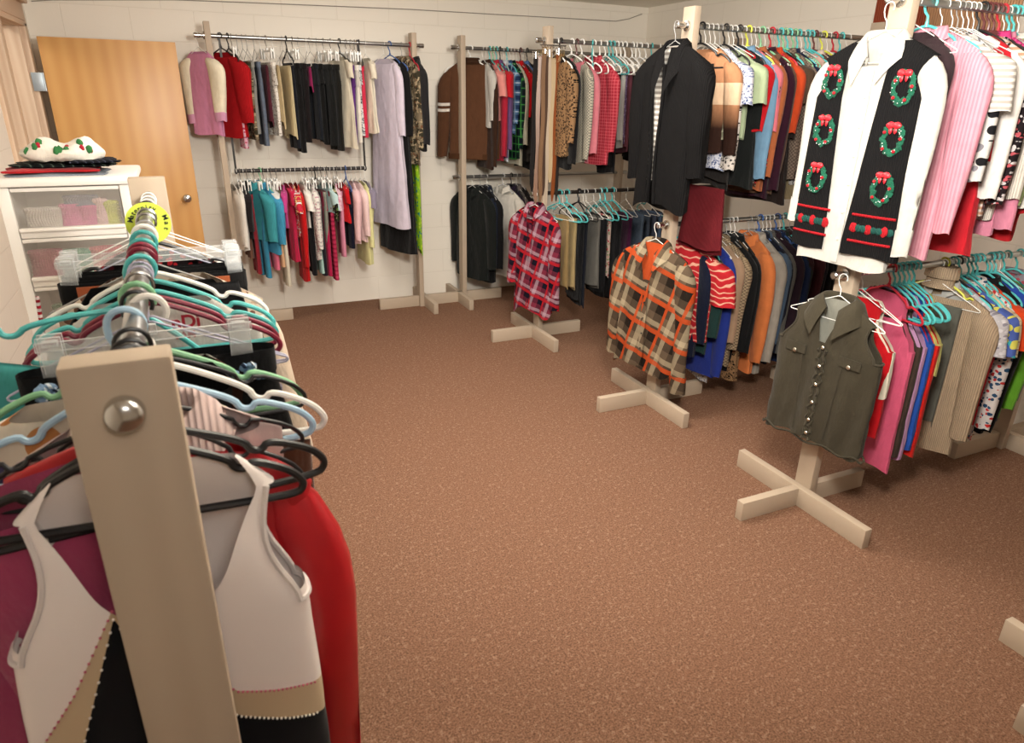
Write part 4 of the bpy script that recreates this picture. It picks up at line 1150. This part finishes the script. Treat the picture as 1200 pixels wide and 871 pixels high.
q = MB(); q.tube([(-.10, 0, 0), (.09, 0, 0)], .004, 8)
q.tube([(0, 0, 0), (0, .05, .012), (0, .058, .03), (0, .07, .045), (0, .085, .03)], .003, 8)
q.build('bar', CHROME, hk)
for i in range(9):
    x = -.09+i*.021; e = MB(); e.tube([(x, 0, 0), (x, -.006, -.015), (x, -.012, -.018), (x, -.018, -.008)], .002, 6); e.build('hook', CHROME, hk)
# --- extra hangers without clothes
k = 0
for x, c, f in [(2.52, 'wp', 'behind the coral gingham shirt'), (2.60, 'te', 'beyond the cobalt trousers'), (2.66, 'wp', 'among the folded trousers'), (2.86, 'wp', 'above the graphite trousers'), (2.95, 'wp', 'left of the rear rail end'),
             (3.15, 'wp', 'past the last folded trousers'), (3.22, 'wp', 'near the bare rail end'), (3.29, 'wp', 'just before rail end'), (3.36, 'wp', 'last before hidden rear post'), (3.08, 'te', 'beside bare rail section')]:
    hanger(c, f'empty {HC[c][1]} hanger on belt rack upper rail, {f}', (x, 4.40, 2.03), -PI/2+rr.uniform(-.5, .3), 1, 'empty hangers on the belt rack')
for x, c, f in [(2.36, 'wh', 'first from the post'), (2.40, 'te', 'tangled with turquoise straps'), (2.46, 'te', 'near khaki trousers'), (2.56, 'bk', 'over the midnight blue trousers'), (2.62, 'wh', 'over the grey trousers'), (2.74, 'te', 'above the floral skirt'), (2.78, 'te', 'just past the floral skirt'), (2.86, 'wh', 'above the purple trousers')]:
    hanger(c, f'empty {HC[c][1]} hanger on belt rack lower rail, {f}', (x, 4.40, 1.06), -PI/2+rr.uniform(-.2, .5), 1, 'empty hangers on the belt rack')
garment('fold', 'kn:#6c1c24', .42, 'dark red knit garment hanging low behind the black cardigan', 'on its post', (2.44, 2.90, 1.36), -PI/2+.1, 901)

# ================================================================ NEAR LEFT RACK
LY0 = .665
def lx(y): return -.080 - .013*(y-LY0)
lr = T_('garment_rack', 'taupe wooden single rail rack filling the left foreground', 'clothing rack', (lx(LY0), LY0, 0), .013, 'taupe wooden garment racks')
LL = 1.46
for k, py in enumerate((0, LL)):
    s = 1 if k == 0 else -1
    MB().box(-.0445, .0445, py-.019, py+.019, 0, 1.478, .004).build('post', TAUPE, lr)
    fy = py - s*.038
    MB().box(-.36, .36, fy-.019, fy+.019, 0, .089, .003).build('foot', TAUPEH, lr)
    a, b_ = sorted((py+s*.019, py+s*.36)); MB().box(-.019, .019, a, b_, 0, .089, .003).build('foot', TAUPEH, lr)
MB().cyl((0, -.02, 1.43), (0, LL+.02, 1.43), RAILR, 24).build('rail', STEEL, lr)
for py, s in ((0, -1), (LL, 1)):
    c = MB().lathe([(0, s*.018), (.010, s*.0175), (.0155, s*.013), (.017, s*.006), (.017, 0), (0, 0)], (0, py+s*.019, 1.43), 'y', 28); c.build('rail_cap', CHROME, lr)
WL = WH['LF'][0]
def LH(code, y, label, rz=0, s=1.0, tilt=0, dx=0):
    LABELS.add(label)
    return hanger(code, label, (lx(y)+dx, y, 1.43), rz, s, 'hangers on the near left rack', tilt)
def LT(name, label, cat, y, rz=0, tilt=0, dx=0, dz=0):
    return T_(name, label, cat, (lx(y)+dx, y, 1.43+NECKZ-.012+dz), rz, None, tilt)

# velour top: white yoke, tan diagonal band, black lower part
t = NT('velour_three_colour'); uv = t.uv(); u, v, _ = t.sep(uv)
def ramp(x, pts, lo, hi):
    cr = t.n.new('ShaderNodeValToRGB'); x0, x1 = -.2, .2
    t.link(t.math('DIVIDE', t.math('SUBTRACT', x, x0), x1-x0), cr.inputs[0])
    el = cr.color_ramp.elements
    while len(el) < len(pts): el.new(.5)
    for e, (px, pz) in zip(el, sorted(pts)):
        e.position = (px-x0)/(x1-x0); g = (pz-lo)/(hi-lo); e.color = (g, g, g, 1)
    return t.math('ADD', t.math('MULTIPLY', cr.outputs[0], hi-lo), lo)
UP = [(-.17, -.36), (-.10, -.25), (-.05, -.15), (0, -.235), (.06, -.305), (.17, -.345)]
LO = [(-.17, -.45), (-.11, -.345), (-.05, -.16), (0, -.29), (.06, -.345), (.17, -.40)]
a_ = t.math('LESS_THAN', v, ramp(u, UP, -.5, 0)); b_ = t.math('LESS_THAN', v, ramp(u, LO, -.5, 0))
c = t.mix(a_, lin('#e6dcd8'), lin('#c0aa8c')); c = t.mix(b_, c, lin('#07080d'))
t.link(c, t.b.inputs['Base Color']); t.b.inputs['Roughness'].default_value = .8; t.b.inputs['Specular IOR Level'].default_value = .15; t.b.inputs['Sheen Weight'].default_value = .08
t.bump(t.noise(700, 2, uv)[0], .2, .001)
LH('bk', .738, 'thick black hanger inside the white tan and black velour top', 0, .80, .05)
vt = LT('tank_top', 'sleeveless velour top with white yoke, tan diagonal band, black bottom', 'top', .735, 0, .03, .0, -.005)
r_ = rg(71)
g = body(r_, .95, .150, .045, .072, .05, nd=.17, fold=.009, sleeveless=True, strap=.125, nphi=110, nz=70, flare=.05, vexp=2.6)
mesh('body', g[0], g[1], t.m, vt, g[2])
def near(V, x, z):
    m_ = V[:, 1] < 0; Q = V[m_]; i = np.argmin((Q[:, 0]-x)**2+(Q[:, 2]-z)**2); return Q[i, 1]
for pts, cn_, col_ in ((UP, 'pink_studs', '#b8506c'), (LO, 'white_studs', '#e8e4dc')):
    q = MB(); P = sorted(pts)
    for xx in np.linspace(-.145, .15, 60):
        zz = np.interp(xx, [p[0] for p in P], [p[1] for p in P]); q.ball((xx, near(g[0], xx, zz)-.0015, zz), .0017, 1)
    q.build(cn_, plain(cn_, col_, .35), vt)
for sd in (-1, 1):
    pass
for q in armhole_tubes(g[0], 110, .95, .05): q.build('armhole_edge', fabric('vel:#e6dcd8'), vt)

LH('bt', .80, 'thin black hanger holding the red satin dress', .0, .92, .14)
rd = LT('dress', 'long sleeved red satin dress behind velour top on left rack', 'dress', .815, -.06, .20, .025, -.02)
r_ = rg(72); SAT = NT('red_satin'); SAT.b.inputs['Base Color'].default_value = lin('#a8121c'); SAT.b.inputs['Roughness'].default_value = .38; SAT.m
M_('body', body(r_, 1.15, .165, .032, .060, .06, nd=.015, fold=.014, flare=.08), SAT.m, rd)
for sd in (-1, 1): M_('sleeve', sleeve(r_, sd, .80 if sd > 0 else .5, .168, .06, .050, .046, .135 if sd > 0 else -.07, flat=.6, fold=.014), SAT.m, rd)
LH('bt', .84, 'thin black hanger holding a pale blush blouse', .05, .85, 0)
pb = LT('blouse', 'pale blush blouse between red dress and pink velour top', 'blouse', .855, 0)
M_('body', body(rg(73), .5, .15, .028, .055, .05, nd=.05, fold=.008), 'p:#dcc4c0', pb)
M_('ruffled_neckband', collar(.056, .02, .04, .2, .03, spread=.04, nd=.05), 'kn:#d8c0bc', pb)
LH('bk', .77, 'black hanger tilted left above the magenta velour top', .10, .93, .0, .0)
pk = LT('velour_jacket', 'magenta pink velour jacket at the left picture edge', 'jacket', .785, .1, -.16, -.115, -.02)
r_ = rg(74)
M_('body', body(r_, .85, .125, .034, .05, .06, nd=.05, fold=.014, flare=.0), 'vel:#a83c62', pk)
for sd in (-1, 1): M_('sleeve', sleeve(r_, sd, .66, .14 if sd < 0 else .05, .07, .062 if sd < 0 else .04, .05 if sd < 0 else .035, .03 if sd < 0 else -.05, flat=.6, fold=.012), 'vel:#a83c62', pk)
LH('lb', .92, 'light blue plastic hanger with looped ends holding floral top', .0, 1.02, 0, -.01)
fb_ = LT('floral_top', 'cream and orange blotched floral top beside left wall', 'top', .945, 0, 0, -.055)
M_('body', body(rg(75), .45, .155, .028, .06, .06, nd=.03, fold=.008), 'fl:#e4d8c4,#c48450,#4c4868,16', fb_)
LH('wp', .975, 'thick white plastic hanger sticking out over the carpet', -.06, 1.06, .05, .015)
fg = LT('velvet_piece', 'brown crushed velvet garment on thick white hanger', 'clothing', .99, -.06, .05, .015)
g = slab(rg(76), -.13, .62, w=.075, T=.014, fold=.006, flare=.02)
g[0][:, 0] += .118; M_('cloth', g, 'vel:#5c341c', fg)
g = slab(rg(77), -.12, .6, w=.04, T=.012, fold=.004); g[0][:, 0] += .012; M_('blue_strap', g, 'fl:#28346c,#3c4c90,#1c2450,120', fg)
LH('bt', 1.01, 'thin black hanger holding beaded black dress', .03, 1.0)
bd = LT('beaded_dress', 'black dress with turquoise bead clusters', 'dress', 1.02, 0)
r_ = rg(78); g = body(r_, .9, .19, .030, .07, .05, nd=.06, fold=.008, sleeveless=True, strap=.11, flare=.05); M_('body', g, 'p:#121214', bd)
q = MB()
for i in range(16): q.ball((.075+.0075*(i % 3)+rr.uniform(-.001, .001), -.034, -.075-.011*(i//3)), .0048, 2)
q.build('turquoise_beads', plain('turquoise_bead', '#2c8490', .25), bd)
LH('gn', 1.045, 'sage green plastic hanger with hooked right end', -.04, 1.0, .02)
pt = LT('print_top', 'brown top with white print and blue scrunched straps', 'top', 1.06, -.03)
r_ = rg(79); M_('body', body(r_, .6, .19, .03, .06, .06, nd=.07, fold=.010, sleeveless=True, strap=.13), 'fl:#3c2018,#d8d0c8,#5c2c24,18', pt)
for sd in (-1, 1):
    q = MB()
    for i in range(14): q.ball((sd*.125+rr.uniform(-.02, .02), rr.uniform(-.012, .012), -.048+rr.uniform(-.008, .012)), .009, 1, (1, 1, .8), .2, rr)
    q.build('scrunched_strap', fabric('fl:#7c98b8,#dce4ec,#24304c,110'), pt)
LH('cc', 1.12, 'clear plastic clip hanger nearest camera on left rack', .0, .92)
bp = LT('trousers', 'black trousers held by the nearest clear clip hanger', 'trousers', 1.12, 0)
M_('trouser_legs', trousers(rg(80), -.035, .95, w=.185, T=.028, rise=.25, fold=.010), 'p:#17171a', bp)
M_('waistband', band(.178, .030, -.03, -.07), 'p:#1e1e22', bp)
LH('lv', 1.17, 'lavender wire hanger behind the near clip hanger', .05, 1.0); LH('lv', 1.20, 'lavender wire hanger directly behind its lavender twin', -.05, 1.0)
gb = LT('blouse', 'grey mauve blouse on lavender wire hanger', 'blouse', 1.19, 0, 0, 0, -.06); M_('body', body(rg(81), .6, .19, .026, .06, .07, nd=.04, fold=.01), 'fl:#8c8494,#c4c0cc,#5c5468,70', gb)
LH('te', 1.23, 'turquoise hanger swung out past the left picture edge', .10, 1.25, .36, 0)
tc_ = LT('camisole', 'turquoise camisole at left edge on swung out hanger', 'top', 1.235, .10, .30, 0)
g = slab(rg(82), -.10, .3, w=.06, T=.012); g[0][:, 0] -= .2; M_('body', g, 'p:#4ca8a4', tc_)
LH('mr', 1.29, 'maroon plastic hanger right of the rail', -.05, 1.0); LH('mr', 1.33, 'maroon plastic hanger just beyond its twin', -.02, 1.0)
mg = LT('top', 'dark wine top on maroon hanger', 'top', 1.31, 0, 0, 0, -.085); M_('body', body(rg(83), .6, .18, .026, .06, .08, nd=.05, fold=.008, sleeveless=True, strap=.1), 'p:#4c1c28', mg)
LH('te', 1.37, 'turquoise plastic hanger above the white printed tee', -.03, 1.02)
wt = LT('printed_tee', 'white tee with red lettering under maroon hangers', 'tee', 1.40, 0)
r_ = rg(84); M_('body', body(r_, .7, .185, .03, .07, .085, nd=.02, fold=.003, flare=.02), 'p:#e2ded8', wt)
def text(s_, size, name, mat, parent, loc, rot, ext=.0006):
    cu = bpy.data.curves.new(name, 'FONT'); cu.body = s_; cu.size = size; cu.extrude = ext; cu.offset = size*.03; cu.align_x = 'CENTER'
    o = bpy.data.objects.new(name, cu); COL.objects.link(o)
    bpy.context.view_layer.update()
    me = bpy.data.meshes.new_from_object(o); bpy.data.objects.remove(o)
    n = bpy.data.objects.new(name, me); COL.objects.link(n); me.materials.append(mat); n.parent = parent; n.location = loc; n.rotation_euler = rot
    return n
RI = plain('red_print', '#a81c30', .6)
text('nDi', .034, 'red_lettering', RI, wt, (.050, -.040, -.058), (PI/2, 0, 0))
text('EAM', .018, 'red_lettering', RI, wt, (.046, -.041, -.078), (PI/2, 0, 0))
LH('te', 1.45, 'turquoise hanger with frayed trim, behind the printed tee', -.08, 1.04)
sg = LT('skirt', 'grey garment edge behind the turquoise hangers', 'clothing', 1.46, 0); M_('cloth', slab(rg(85), -.11, .5, w=.19, T=.014), 'p:#7c7874', sg)
LH('wp', 1.52, 'white flat plastic hanger with black straps over it', -.02, 1.02)
fs = LT('black_top', 'black top with strap folds over white flat hanger', 'top', 1.53, 0); M_('body', body(rg(86), .6, .2, .03, .1, .08, nd=.1, fold=.012, sleeveless=True, strap=.16), 'p:#18181a', fs)
g = slab(rg(87), -.02, .12, w=.03, T=.016, fold=.006); g[0][:, 0] += .13; M_('strap_folds', g, 'p:#232326', fs)
ct = LT('blouse', 'cream and brown print blouse, hem trailing toward aisle', 'blouse', 1.60, -.05, 0, .01)
r_ = rg(88); M_('body', body(r_, .62, .2, .032, .06, .08, nd=.05, fold=.01, flare=.05), 'fl:#d8c8b4,#6c4c3c,#b49c84,45', ct)
for sd in (-1, 1): M_('sleeve', sleeve(r_, sd, .42, .185, .08, .04, .035, .06), 'p:#d6c2ac', ct)
LH('gr', 1.60, 'grey wire hanger holding the cream and brown blouse', -.05, 1.0)
for i, (y, lb_) in enumerate(((1.68, 'clear clip hanger over black skirt with brown leather patch'), (1.75, 'farthest clear clip hanger near the lime size tag'))):
    LH('cc', y, lb_, .02, 1.15)
    k_ = LT('skirt', ['black skirt with brown leather waistband patches', 'plain black skirt on farthest clip hanger'][i], 'skirt', y, 0)
    M_('body', slab(rg(90+i), -.03, .65, w=.185, T=.028, fold=.010, flare=.03), 'p:#141416', k_)
    M_('waistband', band(.188, .030, -.032, -.07), 'p:#1c1c1e', k_)
    if i == 0:
        for sd in (-1, 1): patch('leather_patch', sd*.09, sd*.15, -.035, -.062, -.032, plain('brown_leather', '#a0522c', .5), k_)
LH('lv', 1.80, 'silver hanger just in front of the lime size tag', 0, .9); LH('bk', 1.84, 'black hanger just behind the lime size tag', .05, .95)
ks = LT('red_top', 'red and black top near far post of left rack', 'top', 1.85, .1); M_('body', body(rg(93), .5, .16, .03, .06, .07, nd=.05, fold=.01), 'fl:#22181a,#a82028,#5c1c24,60', ks)
for i, y in enumerate((1.92, 1.98, 2.04)):
    LH('wh', y, ['white wire hanger beyond the lime tag, bare', 'second bare white wire hanger toward far post', 'bare white wire hanger against the far post'][i], [-.2, .15, -.1][i], .95)
pos = [(.715, 'bk', 'black plastic hanger hook nearest the front post')]
lany = LT('lanyard', 'red and white cord dangling beside drawer tower', 'cord', 1.58, 0)
q = MB(); q.tube([(-.21, 0, -.03), (-.215, -.01, -.12), (-.205, 0, -.25), (-.21, .01, -.34)], .004, 6); q.build('cord', fabric('hs:#b01c30,#e8e0e0,.012'), lany)
# lime size divider
tg = T_('size_tag', 'round lime green rail tag handwritten Maternity', 'tag', (lx(1.78), 1.78, 1.412), 0)
N = 48; V = []; Fc = []
for y in (-.0008, .0008):
    V += [(.047*math.cos(2*PI*k/N), y, .047*math.sin(2*PI*k/N)) for k in range(N)]
    V += [(.0165*math.cos(2*PI*k/N), y, .018+.0165*math.sin(2*PI*k/N)) for k in range(N)]
for k in range(N):
    k2 = (k+1) % N
    Fc += [(k, k2, N+k2, N+k), (2*N+k2, 2*N+k, 3*N+k, 3*N+k2), (k, 2*N+k, 2*N+k2, k2), (N+k2, 3*N+k2, 3*N+k, N+k)]
LIME = plain('lime_card', '#cfe04e', .6)
mesh('disc', V, Fc, LIME, tg, None, False)
INK = plain('black_ink', '#16241c', .6)
lm = MB()
def arc_text(s_, a0, a1, rad, size, name):
    vs_, fs_ = [], []
    for i, ch in enumerate(s_):
        a = a0+(a1-a0)*i/max(1, len(s_)-1)
        cu = bpy.data.curves.new('l', 'FONT'); cu.body = ch; cu.size = size; cu.extrude = .0003; cu.offset = .0003; cu.align_x = 'CENTER'
        o = bpy.data.objects.new('l', cu); COL.objects.link(o); bpy.context.view_layer.update(); me = bpy.data.meshes.new_from_object(o); bpy.data.objects.remove(o)
        th = a-PI/2; n0 = len(vs_)
        for v_ in me.vertices:
            x, y = v_.co.x, v_.co.y
            X = rad*math.cos(a)+x*math.cos(th)-y*math.sin(th); Z = rad*math.sin(a)+x*math.sin(th)+y*math.cos(th)
            vs_.append((X, -.0012-v_.co.z, Z))
        fs_ += [tuple(n0+j for j in p.vertices) for p in me.polygons]
        bpy.data.meshes.remove(me)
    mesh(name, vs_, fs_, INK, tg, None, False)
arc_text('Maternity', math.radians(165), math.radians(62), .031, .0155, 'handwritten_word')
arc_text('Mat', math.radians(18), math.radians(-22), .033, .0155, 'handwritten_word')

# ================================================================ DRAWER TOWER
WP = plain('white_plastic', '#e8e4de', .35)
TX0, TX1, TY0, TZ = -.555, -.178, 2.70, 1.425
TD = .36
tw = T_('drawer_tower', 'white plastic drawer tower with clear drawers by left wall', 'drawers', ((TX0+TX1)/2, TY0, 0), 0)
hw = (TX1-TX0)/2
MB().box(-hw-.012, hw+.022, -.02, TD+.02, TZ-.028, TZ, .010).build('top_panel', WP, tw)
for sd in (-1, 1):
    MB().box(sd*(hw-.017)-.017, sd*(hw-.017)+.017, -.004, .03, 0, TZ-.028, .005).build('front_upright', WP, tw)
    MB().box(sd*(hw-.006)-.006, sd*(hw-.006)+.006, .03, TD, 0.02, TZ-.028, .002).build('side_panel', WP, tw)
MB().box(-hw, hw, TD-.008, TD, .02, TZ-.028).build('back_panel', WP, tw)
tm = NT('clear_drawer_plastic'); tb = tm.b
mixs = tm.n.new('ShaderNodeMixShader'); tr = tm.n.new('ShaderNodeBsdfTransparent'); tm.link(tr.outputs[0], mixs.inputs[1]); tm.link(tb.outputs[0], mixs.inputs[2]); mixs.inputs[0].default_value = .16
tb.inputs['Base Color'].default_value = lin('#e4dcd2'); tb.inputs['Roughness'].default_value = .2
tm.link(mixs.outputs[0], tm.n['Material Output'].inputs[0])
CLR = tm.m
DH = .163
dz = TZ-.028
ys_ = [('#e8e0d8', '#efe8df', '#d070a0', '#c86498', '#e8d8d8', '#c8d040'), ('#d890a4', '#4c9c8c', '#c85064')]
for i in range(8):
    z1 = dz-.004-i*DH; z0 = z1-DH+.002
    if z0 < .02: break
    d = MB().box(-hw+.036, hw-.036, -.002, .010, z0, z0+.034, .003); d.box(-hw+.036, hw-.036, -.012, .0, z0+.022, z0+.034, .003)
    d.box(-hw+.036, hw-.036, -.002, .008, z1-.012, z1, .002)
    do = d.build('drawer', WP, tw)
    MB().box(-hw+.036, hw-.036, .0, .003, z0+.03, z1-.01).build('clear_front', CLR, do)
    MB().box(-hw+.034, hw-.034, .01, TD-.02, z0+.004, z0+.008).build('drawer_bottom', CLR, do)
st_ = MB().box(hw-.0, hw+.001, .06, .16, TZ-.15, TZ-.05); st_.build('paper_label', plain('label_paper', '#e6dca0', .7), tw)
def bundle(name, label, c, r, mat, sc, seed, n=5, grp=None):
    t = T_(name, label, 'yarn' if 'yarn' in label else 'clothing', c, 0, grp); R = random.Random(seed); q = MB()
    q.ball((0, 0, 0), r, 3, sc, .05, R)
    q.build('bundle', mat, t); 
    return t
cx0 = (TX0+TX1)/2
zt = [dz-.004-i*DH-DH+.02 for i in range(4)]
def yarn(label, x, z, w, h, c, stripes=False):
    t = T_('yarn_skein', label, 'yarn', (cx0+x, TY0+.07, z+h/2), 0, 'yarn and cloth bundles in the drawers'); q = MB(); R = random.Random(len(label))
    for k in range(9):
        a = (k-4)/4; q.tube([(w/2*math.cos(th)*1.0, .018*math.sin(th)-.02*a*a, a*h/2*.8) for th in np.linspace(0, 2*PI, 20)[:-1]], h*.085, 6, closed=True, flat=1)
    q.ball((0, 0, 0), h*.46, 2, (w/h*.95, .6, .95), .03, R)
    q.build('yarn', fabric('kn:'+c), t)
for a in [('white yarn skein at left of top drawer', -.085, zt[0], .10, .075, '#d8d0c8'), ('bright pink yarn skein in top drawer', -.005, zt[0], .055, .085, '#d0609c'),
          ('second bright pink yarn skein, right beside the first', .045, zt[0], .05, .08, '#cc5c98'), ('pale rose skein in top drawer beside yellow one', .085, zt[0], .03, .10, '#dcb8b8'), ('yellow green yarn skein at right of top drawer', .115, zt[0], .04, .09, '#c4cc3c'),
          ('slate blue yarn lying over pink skeins, top drawer', .03, zt[0]+.075, .10, .035, '#5c6484'),
          ('pink patterned skein at left of second drawer', -.105, zt[1], .09, .10, '#d47c94'), ('teal green yarn skein in second drawer', -.015, zt[1], .075, .095, '#3c9c84'),
          ('coral red yarn skein at right of second drawer', .075, zt[1], .09, .10, '#c44c5c'),
          ('grey mixed cloth bundle filling third drawer top', .03, zt[2]+.02, .16, .08, '#8c7c80'), ('green translucent bundle in third drawer', -.09, zt[2]+.0, .06, .07, '#6c9c7c')]:
    yarn(*a)
# folded garments and fleece on the tower
def folded(name, label, cx, cy, z, w, d, h, mat, seed, rz=0):
    t = T_(name, label, 'clothing', (cx, cy, z), rz, 'folded clothes on the drawer tower'); bm = bmesh.new(); R = np.random.default_rng(seed)
    bmesh.ops.create_cube(bm, size=1); bmesh.ops.subdivide_edges(bm, edges=bm.edges, cuts=9, use_grid_fill=True)
    p = R.uniform(0, 6, 6)
    for v in bm.verts:
        x, y, z_ = v.co; e = max(abs(x), abs(y))*2
        k = 1 - .5*max(0, e-.8)/.2*(1 if z_ > 0 else 0)
        wob = .12*math.sin(9*x+p[0])*math.sin(7*y+p[1]) + .08*math.sin(23*x+p[2]+9*y)
        v.co = Vector((x*w*(1+.06*math.sin(11*y+p[3])+.05*math.sin(z_*8+p[4])), y*d*(1+.07*math.sin(9*x+p[5])), max(0, (z_+.5)*h*k*(1+wob))))
    q = MB(); q.frombm(bm); q.build('folded_cloth', fabric(mat), t); return t
folded('folded_shirt', 'grey blue folded cloth lowest on the drawer tower', cx0-.02, TY0+.12, TZ, .27, .2, .010, 'p:#8c94a0', 1)
folded('folded_shirt', 'red folded shirt sandwiched in pile on drawer tower', cx0-.035, TY0+.115, TZ+.013, .25, .2, .010, 'p:#b01c24', 2, .05)
folded('folded_shirt', 'dark green plaid folded shirt on the drawer tower pile', cx0+.0, TY0+.13, TZ+.027, .29, .18, .009, 'pl:#1c2c28,#6c7c70,#101418,.03', 3, -.06)
folded('folded_shirt', 'navy folded garment overhanging pile toward tower right side', cx0+.085, TY0+.1, TZ+.040, .13, .16, .008, 'pl:#23283c,#5c6070,#14161f,.02', 4, .12)
fl_ = T_('fleece_blanket', 'white fleece with green and red holly print heaped on tower', 'blanket', (cx0, TY0+.12, TZ+.045), 0)
bm = bmesh.new(); bmesh.ops.create_icosphere(bm, subdivisions=4, radius=1)
for v in bm.verts:
    x, y, z = v.co; b1 = math.exp(-((x+.45)**2)/.14); b2 = math.exp(-((x-.6)**2)/.12)
    h = .42+.75*b1+.85*b2
    v.co = Vector((x*.125, y*.085*(1+.1*math.sin(x*6)), max(-.02, z*.05*h) + .02 + .004*math.sin(31*x+11*y)*math.cos(23*y)))
q = MB(); q.frombm(bm); q.build('fleece', fabric('p:#ece4d8'), fl_)
R = random.Random(3)
for i in range(13):
    x = R.uniform(-.11, .11); b1 = math.exp(-((x/.125+.45)**2)/.14); b2 = math.exp(-((x/.125-.6)**2)/.12); h = .42+.75*b1+.85*b2
    an = R.uniform(.2, .9); c = math.sqrt(max(0, 1-(x/.125)**2))
    p_ = (x, -.085*c*math.cos(an)*1.0, .05*h*c*math.sin(an)+.02)
    red = i % 4 == 0
    q = MB().ball(p_, .011 if not red else .008, 2, (.9, .5, 1.3), .15, R)
    q.build('red_patch' if red else 'green_patch', fabric('p:#b02838') if red else fabric('p:#3c7c48'), fl_)

# ================================================================ LIGHT
def area(name, loc, size, power, colr, rot=(0, 0, 0), sy=None):
    l = bpy.data.lights.new(name, 'AREA'); l.shape = 'RECTANGLE'; l.size = size; l.size_y = sy or size; l.energy = power; l.color = colr
    o = bpy.data.objects.new(name, l); COL.objects.link(o); o.location = loc; o.rotation_euler = rot; return o
WARM = (1, .93, .84)
area('ceiling_light_middle', (1.25, 2.9, 2.43), 1.2, 40, WARM, sy=.5)
area('ceiling_light_rear', (1.2, 4.4, 2.43), 1.0, 12, WARM, sy=.3)
def aimed(name, loc, to, size, power, colr):
    d = Vector(to)-Vector(loc); o = area(name, loc, size, power, colr); o.rotation_euler = d.to_track_quat('-Z', 'Y').to_euler(); return o
aimed('flash_bounced_off_ceiling', (.75, .75, 2.05), (2.4, 3.4, 2.8),   .4, 88, (1, .95, .87))
w = bpy.data.worlds.new('world'); SC.world = w; w.use_nodes = True
w.node_tree.nodes['Background'].inputs[0].default_value = (1, .95, .88, 1); w.node_tree.nodes['Background'].inputs[1].default_value = .07
aimed('camera_fill', (.15, -.45, 2.15), (1.6, 3.5, .6), .35, 5, (1, .95, .87))  # added weak fill above and behind the camera, brightens faces turned toward it
hl = area('hall_light', (XL-.8, 5.0, 2.3), .6, 12, WARM)
vs_ = SC.view_settings; vs_.view_transform = 'Standard'; vs_.look = 'None'; vs_.gamma = 1; vs_.use_curve_mapping = False
vs_.exposure = 0.40
print('OVER', OVER)
